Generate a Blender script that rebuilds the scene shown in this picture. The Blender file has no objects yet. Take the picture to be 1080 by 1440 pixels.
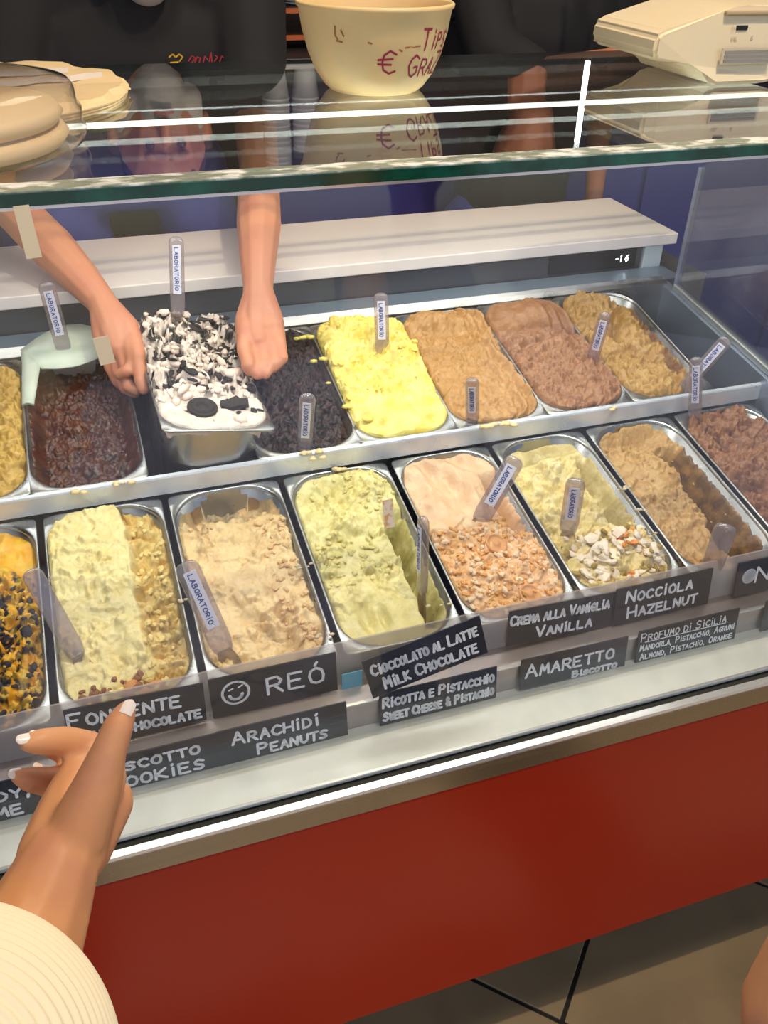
import bpy, bmesh, math, random
import numpy as np
from mathutils import Vector, Matrix, Euler
random.seed(7)
C = bpy.context.scene.collection
scene = bpy.context.scene
PI = math.pi

# ---------------------------------------------------------------- camera
cd = bpy.data.cameras.new('camera')
cam = bpy.data.objects.new('camera', cd); C.objects.link(cam)
cam.location = (0.122, -0.8215, 0.7337)
cam.rotation_euler = (0.9622, -0.0196, -0.3278)
cd.sensor_fit = 'HORIZONTAL'; cd.sensor_width = 36.0; cd.lens = 1237.7/1080*36
cd.clip_start = 0.02
scene.camera = cam
# ---------------------------------------------------------------- world, sun, lamps, exposure
w = bpy.data.worlds.new('world'); scene.world = w; w.use_nodes = True
wn = w.node_tree.nodes; wl = w.node_tree.links
bg = wn['Background']
sky = wn.new('ShaderNodeTexSky'); sky.sky_type = 'NISHITA'; sky.sun_disc = False
sky.sun_elevation = math.radians(50); sky.sun_rotation = math.radians(200)
wl.new(sky.outputs['Color'], bg.inputs['Color']); bg.inputs['Strength'].default_value = 0.13
def lamp(name, kind, loc, target, energy, color, size=1.0, size_y=None):
    l = bpy.data.lights.new(name, kind); l.energy = energy; l.color = color
    if kind == 'AREA':
        l.shape = 'RECTANGLE'; l.size = size; l.size_y = size_y or size
    if kind == 'SUN': l.angle = 0.01
    o = bpy.data.objects.new(name, l); C.objects.link(o); o.location = loc
    o.rotation_euler = (Vector(target)-Vector(loc)).to_track_quat('-Z', 'Y').to_euler()
    return o
lamp('sun', 'SUN', (0, -4, 6), (0.6, -1.2, 0), 2.6, (1.0, 0.95, 0.86))
lamp('ceiling_panel_light', 'AREA', (0.55, -0.45, 2.1), (0.5, -.1, 0.0), 9, (1.0, 0.92, 0.80), 1.6, 0.3)
lamp('ceiling_spot', 'AREA', (0.9, -0.30, 2.15), (0.9, -0.29, 0.0), 26, (1.0, 0.82, 0.55), 0.08, 0.05)
lamp('case_light', 'AREA', (0.5, 0.20, 0.495), (0.5, 0.24, 0.0), 4.2, (1.0, 0.98, 0.95), 1.45, 0.05)
lamp('case_light_rear', 'AREA', (0.5, 0.62, 0.49), (0.5, 0.50, 0.0), 2.6, (1.0, 0.98, 0.96), 1.45, 0.04)
lamp('shop_light', 'AREA', (0.9, 1.0, 2.0), (0.8, 1.0, 0.0), 9, (1.0, 0.86, 0.68), 1.2, 0.6)
vs = scene.view_settings
vs.view_transform = 'Standard'; vs.look = 'None'; vs.gamma = 1.0; vs.use_curve_mapping = False
vs.exposure = 0.1

# ---------------------------------------------------------------- helpers
def props(o, label=None, cat=None, group=None, kind=None):
    if label: o['label'] = label
    if cat: o['category'] = cat
    if group: o['group'] = group
    if kind: o['kind'] = kind
    return o
def empty(name, loc=(0, 0, 0), rot=(0, 0, 0), **k):
    o = bpy.data.objects.new(name, None); C.objects.link(o)
    o.location = loc; o.rotation_euler = rot; o.empty_display_size = 0.05
    return props(o, **k)
def mk(name, verts, faces, m=None, parent=None, smooth=False, **k):
    me = bpy.data.meshes.new(name); me.from_pydata([tuple(v) for v in verts], [], faces)
    me.validate(); me.update()
    if m: me.materials.append(m)
    if smooth:
        me.shade_smooth()
    o = bpy.data.objects.new(name, me); C.objects.link(o)
    if parent: o.parent = parent
    return props(o, **k)
def bm_obj(name, bm, m=None, parent=None, smooth=False, **k):
    me = bpy.data.meshes.new(name); bmesh.ops.recalc_face_normals(bm, faces=bm.faces)
    bm.to_mesh(me); bm.free()
    if m: me.materials.append(m)
    if smooth: me.shade_smooth()
    o = bpy.data.objects.new(name, me); C.objects.link(o)
    if parent: o.parent = parent
    return props(o, **k)
def add_box(bm, x0, x1, y0, y1, z0, z1, bev=0.0, mtx=None):
    r = bmesh.ops.create_cube(bm, size=1)
    vs_ = r['verts']
    for v in vs_:
        v.co = Vector(((x0+x1)/2+v.co.x*(x1-x0), (y0+y1)/2+v.co.y*(y1-y0), (z0+z1)/2+v.co.z*(z1-z0)))
    if bev > 0:
        es = list({e for v in vs_ for e in v.link_edges})
        q = bmesh.ops.bevel(bm, geom=es, offset=bev, segments=2, affect='EDGES', profile=0.5)
        vs_ = list({v for f in q['faces'] for v in f.verts} | {v for v in vs_ if v.is_valid})
    if mtx is not None:
        for v in vs_: v.co = mtx @ v.co
    return vs_
def box(name, x0, x1, y0, y1, z0, z1, m, parent=None, bev=0.0, **k):
    bm = bmesh.new(); add_box(bm, x0, x1, y0, y1, z0, z1, bev)
    return bm_obj(name, bm, m, parent, **k)
def extrude_x(name, prof, x0, x1, m, parent=None, **k):
    """closed YZ profile extruded along X"""
    n = len(prof); vs_ = [(x0, y, z) for y, z in prof]+[(x1, y, z) for y, z in prof]
    fs = [(i, (i+1) % n, n+(i+1) % n, n+i) for i in range(n)]+[tuple(range(n)), tuple(range(2*n-1, n-1, -1))]
    bm = bmesh.new(); vv = [bm.verts.new(v) for v in vs_]
    for f in fs: bm.faces.new([vv[i] for i in f])
    return bm_obj(name, bm, m, parent, **k)
def lathe(name, prof, m, parent=None, n=48, loc=(0, 0, 0), **k):
    vs_ = []; fs = []
    for r, z in prof:
        for i in range(n):
            a = 2*PI*i/n; vs_.append((loc[0]+r*math.cos(a), loc[1]+r*math.sin(a), loc[2]+z))
    for j in range(len(prof)-1):
        for i in range(n):
            fs.append((j*n+i, j*n+(i+1) % n, (j+1)*n+(i+1) % n, (j+1)*n+i))
    if prof[0][0] > 1e-5: fs.append(tuple(range(n-1, -1, -1)))
    if prof[-1][0] > 1e-5: fs.append(tuple((len(prof)-1)*n+i for i in range(n)))
    bm = bmesh.new(); vv = [bm.verts.new(v) for v in vs_]
    for f in fs:
        try: bm.faces.new([vv[i] for i in f])
        except ValueError: pass
    bmesh.ops.remove_doubles(bm, verts=bm.verts, dist=1e-6)
    return bm_obj(name, bm, m, parent, smooth=True, **k)

# ---------------------------------------------------------------- materials
def P(name, col, rough=0.5, metal=0.0, spec=0.5, sss=0.0, coat=0.0, noise=None, bump=None, emit=None, stretch=None, rvar=None):
    m = bpy.data.materials.new(name); m.use_nodes = True
    nt = m.node_tree; b = nt.nodes['Principled BSDF']
    b.inputs['Base Color'].default_value = (*col, 1); b.inputs['Roughness'].default_value = rough
    b.inputs['Metallic'].default_value = metal; b.inputs['Specular IOR Level'].default_value = spec
    if sss:
        b.inputs['Subsurface Weight'].default_value = sss; b.inputs['Subsurface Radius'].default_value = (0.012, 0.006, 0.003)
        b.inputs['Subsurface Scale'].default_value = 0.6
    if coat: b.inputs['Coat Weight'].default_value = coat; b.inputs['Coat Roughness'].default_value = 0.15
    tc = nt.nodes.new('ShaderNodeTexCoord'); mp = nt.nodes.new('ShaderNodeMapping')
    nt.links.new(tc.outputs['Object'], mp.inputs['Vector'])
    if stretch: mp.inputs['Scale'].default_value = stretch
    def tex(scale, detail=4):
        t = nt.nodes.new('ShaderNodeTexNoise'); t.inputs['Scale'].default_value = scale; t.inputs['Detail'].default_value = detail
        nt.links.new(mp.outputs['Vector'], t.inputs['Vector']); return t
    if noise:
        sc, c2, lo, hi = noise
        t = tex(sc); r = nt.nodes.new('ShaderNodeMapRange'); r.inputs['From Min'].default_value = lo; r.inputs['From Max'].default_value = hi
        nt.links.new(t.outputs['Fac'], r.inputs['Value'])
        mx = nt.nodes.new('ShaderNodeMix'); mx.data_type = 'RGBA'
        mx.inputs['A'].default_value = (*col, 1); mx.inputs['B'].default_value = (*c2, 1)
        nt.links.new(r.outputs['Result'], mx.inputs['Factor']); nt.links.new(mx.outputs['Result'], b.inputs['Base Color'])
    if rvar:
        sc, lo, hi = rvar; t = tex(sc, 5); r = nt.nodes.new('ShaderNodeMapRange')
        r.inputs['From Min'].default_value = 0.3; r.inputs['From Max'].default_value = 0.7
        r.inputs['To Min'].default_value = lo; r.inputs['To Max'].default_value = hi
        nt.links.new(t.outputs['Fac'], r.inputs['Value']); nt.links.new(r.outputs['Result'], b.inputs['Roughness'])
    if bump:
        sc, st, dist = bump
        t = tex(sc, 5); bp = nt.nodes.new('ShaderNodeBump'); bp.inputs['Strength'].default_value = st; bp.inputs['Distance'].default_value = dist
        nt.links.new(t.outputs['Fac'], bp.inputs['Height']); nt.links.new(bp.outputs['Normal'], b.inputs['Normal'])
    if emit:
        b.inputs['Emission Color'].default_value = (*emit[0], 1); b.inputs['Emission Strength'].default_value = emit[1]
    return m
def glassy(name, tint=(1, 1, 1), gloss=1.0, body=0.0, body_col=(0.8, 0.8, 0.8), ior=1.45, rough=0.02, streak=0.0):
    """thin clear sheet: transparent + fresnel mirror + a little cloudy film"""
    m = bpy.data.materials.new(name); m.use_nodes = True; nt = m.node_tree
    nt.nodes.clear(); out = nt.nodes.new('ShaderNodeOutputMaterial')
    tr = nt.nodes.new('ShaderNodeBsdfTransparent'); tr.inputs['Color'].default_value = (*tint, 1)
    gl = nt.nodes.new('ShaderNodeBsdfGlossy'); gl.inputs['Roughness'].default_value = rough
    fr = nt.nodes.new('ShaderNodeFresnel')
    gm = nt.nodes.new('ShaderNodeNewGeometry'); mi = nt.nodes.new('ShaderNodeMapRange')   # same sheet seen from either face
    mi.inputs['To Min'].default_value = ior; mi.inputs['To Max'].default_value = 1/ior
    nt.links.new(gm.outputs['Backfacing'], mi.inputs['Value']); nt.links.new(mi.outputs['Result'], fr.inputs['IOR'])
    mul = nt.nodes.new('ShaderNodeMath'); mul.operation = 'MULTIPLY'; mul.inputs[1].default_value = gloss; mul.use_clamp = True
    nt.links.new(fr.outputs[0], mul.inputs[0])
    mx = nt.nodes.new('ShaderNodeMixShader'); nt.links.new(mul.outputs[0], mx.inputs[0])
    base = tr
    if body > 0 or streak > 0:
        df = nt.nodes.new('ShaderNodeBsdfDiffuse'); df.inputs['Color'].default_value = (*body_col, 1)
        m2 = nt.nodes.new('ShaderNodeMixShader'); m2.inputs[0].default_value = body
        if streak > 0:
            tc = nt.nodes.new('ShaderNodeTexCoord'); t = nt.nodes.new('ShaderNodeTexNoise'); t.inputs['Scale'].default_value = 9; t.inputs['Detail'].default_value = 6
            nt.links.new(tc.outputs['Object'], t.inputs['Vector'])
            r = nt.nodes.new('ShaderNodeMapRange'); r.inputs['From Min'].default_value = 0.5; r.inputs['From Max'].default_value = 0.8
            r.inputs['To Min'].default_value = body; r.inputs['To Max'].default_value = body+streak
            nt.links.new(t.outputs['Fac'], r.inputs['Value']); nt.links.new(r.outputs['Result'], m2.inputs[0])
        nt.links.new(tr.outputs[0], m2.inputs[1]); nt.links.new(df.outputs[0], m2.inputs[2]); base = m2
    nt.links.new(base.outputs[0], mx.inputs[1]); nt.links.new(gl.outputs[0], mx.inputs[2])
    nt.links.new(mx.outputs[0], out.inputs['Surface'])
    return m
M = {}
M['steel'] = P('brushed_steel', (0.62, 0.62, 0.60), 0.3, 1.0, rvar=(14, 0.22, 0.42), noise=(9, (0.46, 0.45, 0.43), 0.4, 0.75))
M['steel_dark'] = P('dull_steel', (0.34, 0.34, 0.34), 0.42, 1.0, rvar=(10, 0.3, 0.5))
M['steel_step'] = P('polished_steel', (0.50, 0.44, 0.43), 0.4, 1.0, rvar=(12, 0.32, 0.48))
M['steel_pan'] = P('pan_steel', (0.36, 0.37, 0.36), 0.3, 1.0, rvar=(25, 0.22, 0.42), noise=(30, (0.42, 0.40, 0.36), 0.5, 0.7))
M['bar'] = P('milky_strip', (0.72, 0.75, 0.80), 0.3, 0.35, noise=(14, (0.52, 0.55, 0.60), 0.4, 0.7), rvar=(9, 0.2, 0.45))
M['sill'] = P('frosted_sill', (0.60, 0.63, 0.60), 0.45, 0.25, noise=(16, (0.50, 0.53, 0.50), 0.4, 0.75), rvar=(20, 0.3, 0.6))
M['trim'] = P('bright_trim', (0.85, 0.85, 0.83), 0.2, 0.7)
M['dark_gap'] = P('dark_groove', (0.03, 0.03, 0.025), 0.5)
M['fascia'] = P('steel_fascia', (0.33, 0.30, 0.26), 0.24, 1.0, stretch=(1, 8, 8), rvar=(6, 0.18, 0.32))
M['red'] = P('red_panel', (0.43, 0.018, 0.003), 0.26, 0.0, spec=0.25)
M['black'] = P('black_plinth', (0.02, 0.02, 0.02), 0.6)
M['white'] = P('white_shelf', (0.80, 0.72, 0.68), 0.35, noise=(6, (0.74, 0.66, 0.63), 0.4, 0.7))
M['glass'] = glassy('clear_glass', (0.97, 0.98, 0.985), 1.25, 0.004, (0.60, 0.58, 0.85), streak=0.035)
M['glass_top'] = glassy('counter_glass', (0.86, 0.93, 0.92), 1.6, 0.01, (0.6, 0.65, 0.7), streak=0.03)
M['glass_side'] = glassy('side_glass', (0.80, 0.82, 0.86), 1.5, 0.06, (0.45, 0.46, 0.55), streak=0.10)
M['glass_edge'] = P('green_glass_edge', (0.004, 0.045, 0.026), 0.12, spec=0.7, noise=(18, (0.01, 0.12, 0.08), 0.45, 0.7))
M['glint'] = P('painted_edge_glint', (0.32, 0.36, 0.30), 0.22, 0.1, stretch=(.5, 1, 1), noise=(70, (1.0, 1.0, 0.98), 0.47, 0.60), bump=(90, 0.8, 0.004))  # whitish mottling paints in the sparkling reflection along the glass edge
M['clear'] = glassy('clear_plastic', (0.93, 0.92, 0.92), 1.3, 0.10, (0.8, 0.74, 0.70), rough=0.08)
M['lip'] = glassy('cloudy_lip', (0.93, 0.92, 0.92), 1.3, 0.38, (0.80, 0.70, 0.64), rough=0.15)
M['handle'] = glassy('clear_handle', (0.78, 0.73, 0.74), 2.0, 0.20, (0.62, 0.56, 0.60), rough=0.08)
M['blade'] = glassy('clear_blade', (0.70, 0.64, 0.58), 1.6, 0.25, (0.50, 0.42, 0.34), rough=0.12)
M['sticker'] = P('sticker_paper', (0.74, 0.74, 0.86), 0.5)
M['ink'] = P('blue_ink', (0.03, 0.05, 0.30), 0.6)
M['board'] = P('slate_board', (0.022, 0.024, 0.032), 0.38, spec=0.35, noise=(40, (0.028, 0.030, 0.038), 0.4, 0.7))
M['chalk'] = P('white_marker', (0.95, 0.95, 0.97), 0.7)
M['led'] = P('led_strip', (1, 1, 1), 0.5, emit=((1.0, 0.98, 0.90), 9.0))
M['bowl'] = P('cream_plastic', (0.80, 0.56, 0.28), 0.4, sss=0.1, noise=(18, (0.70, 0.55, 0.30), 0.4, 0.8), rvar=(30, 0.35, 0.55))
M['maroon'] = P('maroon_marker', (0.33, 0.01, 0.05), 0.6)
M['till'] = P('aged_beige_plastic', (0.78, 0.64, 0.44), 0.42, noise=(7, (0.70, 0.62, 0.47), 0.4, 0.8))
M['grille'] = P('grey_slot', (0.28, 0.26, 0.25), 0.5)
M['card'] = P('cream_cardboard', (0.92, 0.68, 0.38), 0.6, noise=(12, (0.80, 0.60, 0.36), 0.4, 0.7))
M['wrap'] = P('wrapping_paper', (0.72, 0.62, 0.56), 0.55)
M['skin'] = P('skin', (0.68, 0.32, 0.15), 0.5, sss=0.15, noise=(25, (0.58, 0.25, 0.15), 0.45, 0.75), bump=(160, 0.12, 0.001))
M['skin_srv'] = P('tanned_skin', (0.54, 0.22, 0.12), 0.5, sss=0.12, noise=(20, (0.50, 0.17, 0.10), 0.45, 0.75))
M['nail'] = P('white_nail', (0.85, 0.75, 0.70), 0.2)
M['tee'] = P('black_cotton', (0.012, 0.011, 0.013), 0.85)
M['navy'] = P('navy_cloth', (0.03, 0.04, 0.24), 0.8, noise=(9, (0.045, 0.06, 0.30), 0.4, 0.7))
M['hair'] = P('grey_beard', (0.35, 0.32, 0.30), 0.8)
M['darkhair'] = P('dark_hair', (0.02, 0.015, 0.012), 0.6)
M['knit'] = P('cream_knit', (0.95, 0.84, 0.62), 0.8)
M['tape'] = P('masking_tape', (0.80, 0.66, 0.46), 0.6)
M['cookie'] = P('black_cookie', (0.012, 0.008, 0.007), 0.65, bump=(300, 0.5, 0.001))
M['amcookie'] = P('almond_cookie', (0.62, 0.30, 0.12), 0.7, bump=(200, 0.5, 0.001))
M['teal'] = P('teal_sticker', (0.15, 0.48, 0.62), 0.4)
M['tile'] = P('stone_tile', (0.30, 0.21, 0.11), 0.5, noise=(5, (0.22, 0.155, 0.08), 0.45, 0.7), bump=(30, 0.2, 0.002))
M['grout'] = P('dark_grout', (0.02, 0.018, 0.015), 0.9)
M['wall'] = P('brown_wall', (0.06, 0.035, 0.025), 0.7)
M['ceil'] = P('ceiling_paint', (0.10, 0.08, 0.07), 0.8)
M['counter'] = P('navy_cabinet', (0.035, 0.045, 0.26), 0.5)
M['ctop'] = P('dark_worktop', (0.03, 0.03, 0.035), 0.35)
M['cup'] = glassy('plastic_cup', (0.8, 0.8, 0.82), 1.5, 0.75, (0.95, 0.90, 0.90), rough=0.1)
M['orange'] = P('orange_edge', (0.60, 0.13, 0.03), 0.5)
M['redcup'] = P('red_cup', (0.45, 0.01, 0.01), 0.4)
M['plate'] = P('white_plate', (0.7, 0.68, 0.65), 0.4)
M['display'] = P('black_display', (0.01, 0.01, 0.012), 0.3)
M['digit'] = P('lit_digit', (1, 1, 1), 0.5, emit=((0.9, 0.95, 1.0), 2.5))
M['logo_y'] = P('yellow_thread', (0.6, 0.35, 0.02), 0.8)
M['logo_r'] = P('red_thread', (0.35, 0.02, 0.03), 0.8)
M['led_dot'] = P('led_dot', (1, 1, 1), 0.5, emit=((0.95, 0.97, 1.0), 25.0))

# ---------------------------------------------------------------- numpy noise
def _hash(ix, iy, s):
    n = (ix.astype(np.int64)*374761393+iy.astype(np.int64)*668265263+s*1442695041) & 0xffffffff
    n = ((n ^ (n >> 13))*1274126177) & 0xffffffff
    n = n ^ (n >> 16)
    return (n & 0xffff)/65535.0*2*np.pi
def pn(x, y, s=0):
    x0 = np.floor(x); y0 = np.floor(y); fx = x-x0; fy = y-y0
    u = fx*fx*fx*(fx*(fx*6-15)+10); v = fy*fy*fy*(fy*(fy*6-15)+10)
    def g(dx, dy):
        a = _hash(x0+dx, y0+dy, s); return np.cos(a)*(fx-dx)+np.sin(a)*(fy-dy)
    a = g(0, 0); b = g(1, 0); c = g(0, 1); d = g(1, 1)
    return 1.4*((a*(1-u)+b*u)*(1-v)+(c*(1-u)+d*u)*v)
def fbm(x, y, o=4, s=0, g=0.5):
    t = 0; a = 1
    for i in range(o): t = t+a*pn(x*2**i, y*2**i, s+i*17); a *= g
    return t
def ridge(x, y, o=3, s=0):
    t = 0; a = 1
    for i in range(o): t = t+a*(1-2*np.abs(pn(x*2**i, y*2**i, s+i*31))); a *= 0.5
    return t/1.75
def sst(e0, e1, x):
    t = np.clip((x-e0)/(e1-e0), 0, 1); return t*t*(3-2*t)
def gz(u, v, u0, v0, ru, rv): return np.exp(-((u-u0)/ru)**2-((v-v0)/rv)**2)

# ---------------------------------------------------------------- room / ground
FZ = -0.95
fl = box('floor', -4, 6, -9, 4, FZ-0.06, FZ-0.006, M['grout'], kind='structure')
tsz = 0.46; ca = math.cos(PI/4)
tme = None; ox, oy = 0.716, -0.190
for i in range(-6, 7):
    for j in range(-6, 7):
        u, v = (i+0.5)*tsz, (j+0.5)*tsz
        x = ox+(u-v)*ca; y = oy+(u+v)*ca
        if not (-0.9 < x < 2.4 and -2.2 < y < 0.6): continue
        if tme is None:
            bm = bmesh.new(); add_box(bm, -tsz/2+.004, tsz/2-.004, -tsz/2+.004, tsz/2-.004, -0.006, 0.0, 0.0015)
            t = bm_obj('tile', bm, M['tile'], fl); tme = t.data
        else:
            t = bpy.data.objects.new('tile', tme); C.objects.link(t); t.parent = fl
        t.location = (x, y, FZ); t.rotation_euler = (0, 0, PI/4)
pv = box('pavement', -4, 6, -9, -2.0, FZ-0.0055, FZ+0.002, P('sunlit_paving', (0.42, 0.38, 0.40), 0.8, noise=(3, (0.30, 0.28, 0.34), 0.4, 0.7)), kind='structure')
box('wall_back', -3, 5, 2.6, 2.7, FZ, 2.3, M['wall'], kind='structure')
box('wall_right', 4.0, 4.1, -0.6, 2.7, FZ, 2.3, M['wall'], kind='structure')
box('wall_left', -2.6, -2.5, -0.6, 2.7, FZ, 2.3, M['wall'], kind='structure')
box('ceiling', -3, 5, -1.9, 2.7, 2.3, 2.36, M['ceil'], kind='structure')

# ---------------------------------------------------------------- display case
case = empty('display_case', (0.5, 0, FZ), label='long gelato display case with red front, steel sill and clear glass top', cat='display case')
def cpart(o): o.parent = case; o.matrix_parent_inverse = case.matrix_world.inverted(); return o
bpy.context.view_layer.update()
case.matrix_world = Matrix.Translation((0.5, 0, FZ))
XL, XR = -0.30, 1.25
def cp(o):
    o.parent = case; o.matrix_parent_inverse = Matrix.Translation((-0.5, 0, -FZ)); return o
cp(box('red_panel', XL-.02, 1.42, -0.164, -0.146, -0.735, -0.212, M['red'], bev=0.003))
cp(box('plinth', XL, 1.40, -0.02, 0.66, FZ, -0.72, M['black']))
cp(box('bottom_panel', XL, 1.40, -0.146, 0.68, -0.735, -0.72, M['black']))
cp(box('end_panel', 1.385, 1.405, -0.146, 0.72, -0.72, -0.21, M['steel_dark'], label='steel end panel'))
cp(extrude_x('steel_fascia', [(-.150, -.2075), (-.166, -.2075), (-.1675, -.169), (-.164, -.168), (-.150, -.168)], XL-.02, 1.42, M['fascia']))
cp(extrude_x('bright_trim', [(-.160, -.1690), (-.1685, -.1690), (-.1700, -.165), (-.1690, -.1605), (-.160, -.1595)], XL-.02, 1.42, M['trim']))
cp(box('dark_groove', XL-.02, 1.42, -.164, -.148, -.175, -.1605, M['dark_gap']))
cp(extrude_x('sill', [(-.080, -.158), (-.1515, -.158), (-.1525, -.152), (-.150, -.150), (-.080, -.149)], XL, 1.42, M['sill']))
cp(extrude_x('sill_lip', [(-.1505, -.1512), (-.1535, -.1512), (-.1535, -.149), (-.1505, -.1485)], XL, 1.42, M['trim']))
cp(extrude_x('label_step', [(-.070, -.158), (-.080, -.158), (-.0785, -.110), (-.0765, -.107), (-.052, -.104), (-.040, -.104), (-.040, -.158)], XL, XR, M['steel_step'], label='polished steel step that the labels stand on'))
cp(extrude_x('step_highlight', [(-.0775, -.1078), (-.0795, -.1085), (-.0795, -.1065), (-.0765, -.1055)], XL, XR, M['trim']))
# rows: front plane z=-0.055+0.1845y ; back plane z=0.03+0.206(y-0.3)
cp(extrude_x('well_liner', [(-.039, -.105), (-.039, -.25), (.70, -.25), (.70, .085), (.695, .085), (.695, -.245), (-.0375, -.245), (-.0375, -.105)], XL, XR, M['steel_dark']))
cp(extrude_x('divider_bar', [(.3065, .003), (.3065, .0300), (.3075, .0325), (.3125, .0340), (.3125, .028), (.3105, .003)], XL, XR-.005, M['bar'], label='pale strip between the two rows of pans'))
cp(extrude_x('rear_rail', [(.640, .02), (.640, .100), (.647, .106), (.652, .100), (.656, .100), (.662, .108), (.668, .100), (.668, .02)], XL, XR-.005, M['steel']))
cp(extrude_x('rear_panel', [(.690, .070), (.668, .097), (.742, .097), (.750, .093), (.750, .07)], XL, XR+.05, P('blue_grey_panel', (0.26, 0.33, 0.40), 0.35, 0.5, noise=(5, (0.18, 0.22, 0.28), 0.4, 0.7))))
cp(box('side_well_wall', XR-.012, XR+.0, -.03, .69, -.25, -.052, M['steel_dark']))
bm = bmesh.new()   # sloping side steel strip under side glass
pr_ = [(-.04, -.06), (.69, -.06), (.69, .10), (.62, .093), (.30, .045), (-.04, -.015)]
a = [bm.verts.new((XR-.014, y, z)) for y, z in pr_]; b = [bm.verts.new((XR+.008, y, z)) for y, z in pr_]
bm.faces.new(a); bm.faces.new(b[::-1])
for i in range(len(pr_)): bm.faces.new([a[i], a[(i+1) % 6], b[(i+1) % 6], b[i]])
cp(bm_obj('side_strip', bm, P('side_blue_steel', (0.36, 0.42, 0.52), 0.35, 0.7)))
# glass
def plate(name, pts, thick, axis, m):
    bm = bmesh.new(); a = [bm.verts.new(p) for p in pts]; off = Vector(axis)*thick
    b = [bm.verts.new(Vector(p)+off) for p in pts]; n = len(pts)
    bm.faces.new(a); bm.faces.new(b[::-1])
    for i in range(n): bm.faces.new([a[i], a[(i+1) % n], b[(i+1) % n], b[i]])
    return cp(bm_obj(name, bm, m))
fg = plate('front_glass', [(XL, -.100, -.149), (XR+.006, -.100, -.149), (XR+.006, .0, .511), (XL, .0, .511)], .006, (0, 1, 0), M['glass'])
tg = cp(box('top_glass', XL-.03, 1.30, .002, .685, .513, .523, M['glass_top'], label='flat glass counter top with green edge'))
cp(box('glass_edge', XL-.03, 1.30, -.0015, .0015, .5125, .5232, M['glass_edge'], label='green polished edge'))
cp(box('edge_glint', XL-.02, 1.29,  .002, .032, .5231, .5243, M['glint'], label='pale mottled strip painted as the bright reflection along the front edge'))  # added strip that carries the painted edge reflection
cp(box('front_glass_cap', XL, XR+.006, -.001, .0075, .5095, .5124, M['trim']))
cp(box('rear_support', XL-.02, 1.29, .625, .640, .500, .5125, M['steel']))
cp(box('rear_edge_rail', XL-.02, 1.29, .668, .680, .505, .5125, M['steel']))
plate('side_glass', [(XR, -.088, -.075), (XR, .0, -.012), (XR, .30, .047), (XR, .62, .094), (XR, .62, .330), (XR, .567, .366), (XR, .36, .508), (XR, .006, .508)], .006, (1, 0, 0), M['glass_side'])
bm = bmesh.new()
for (y0, z0), (y1, z1) in (((.0, -.008), (.30, .051)), ((.30, .051), (.62, .098))):
    L_ = math.hypot(y1-y0, z1-z0); an = math.atan2(z1-z0, y1-y0)
    add_box(bm, -.009, .009, 0, L_, -.005, .007, .002, Matrix.Translation((XR+.003, y0, z0)) @ Matrix.Rotation(an, 4, 'X'))
cp(bm_obj('side_rail', bm, P('side_rail_grey', (0.40, 0.42, 0.42), 0.35, 0.6)))
bm = bmesh.new(); add_box(bm, XR-.001, XR+.009, .616, .626, .098, .330, .001)
cp(bm_obj('side_glass_edge', bm, P('grey_edge', (0.16, 0.18, 0.26), 0.2)))
cp(box('led_tube', XL, 1.28, .346, .3515, .503, .5085, M['led'], label='white light tube under the glass'))
cp(extrude_x('acrylic_lip', [(-.0405, -.1035), (-.0430, -.1035), (-.0430, -.0305), (-.0420, -.0295), (-.0405, -.0305)], XL, XR-.01, M['lip'], label='clear plastic lip in front of the pans'))
# white rear worktop and bracket
box('rear_worktop', XL, 1.325, .742, 1.02, .142, .165, M['white'], bev=.002, label='long white worktop behind the rear row of pans', cat='worktop')
cp(box('bracket', 1.255, 1.30, .750, .80, .075, .1418, P('pale_bracket', (0.52, 0.58, 0.60), 0.45), bev=.002))
cp(box('base_cabinet_rear', XL, 1.385, .70, .985, -.72, .085, M['steel_dark']))
bm = bmesh.new()
add_box(bm, XL, 1.25, .755, .770, .080, .1415)
cp(bm_obj('dark_recess', bm, P('recess_grey', (0.10, 0.10, 0.11), 0.35, 0.4)))
th = cp(box('thermostat', 1.03, 1.235, .749, .7545, .100, .138, M['display'], bev=.001, label='black temperature display under the worktop'))

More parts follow.
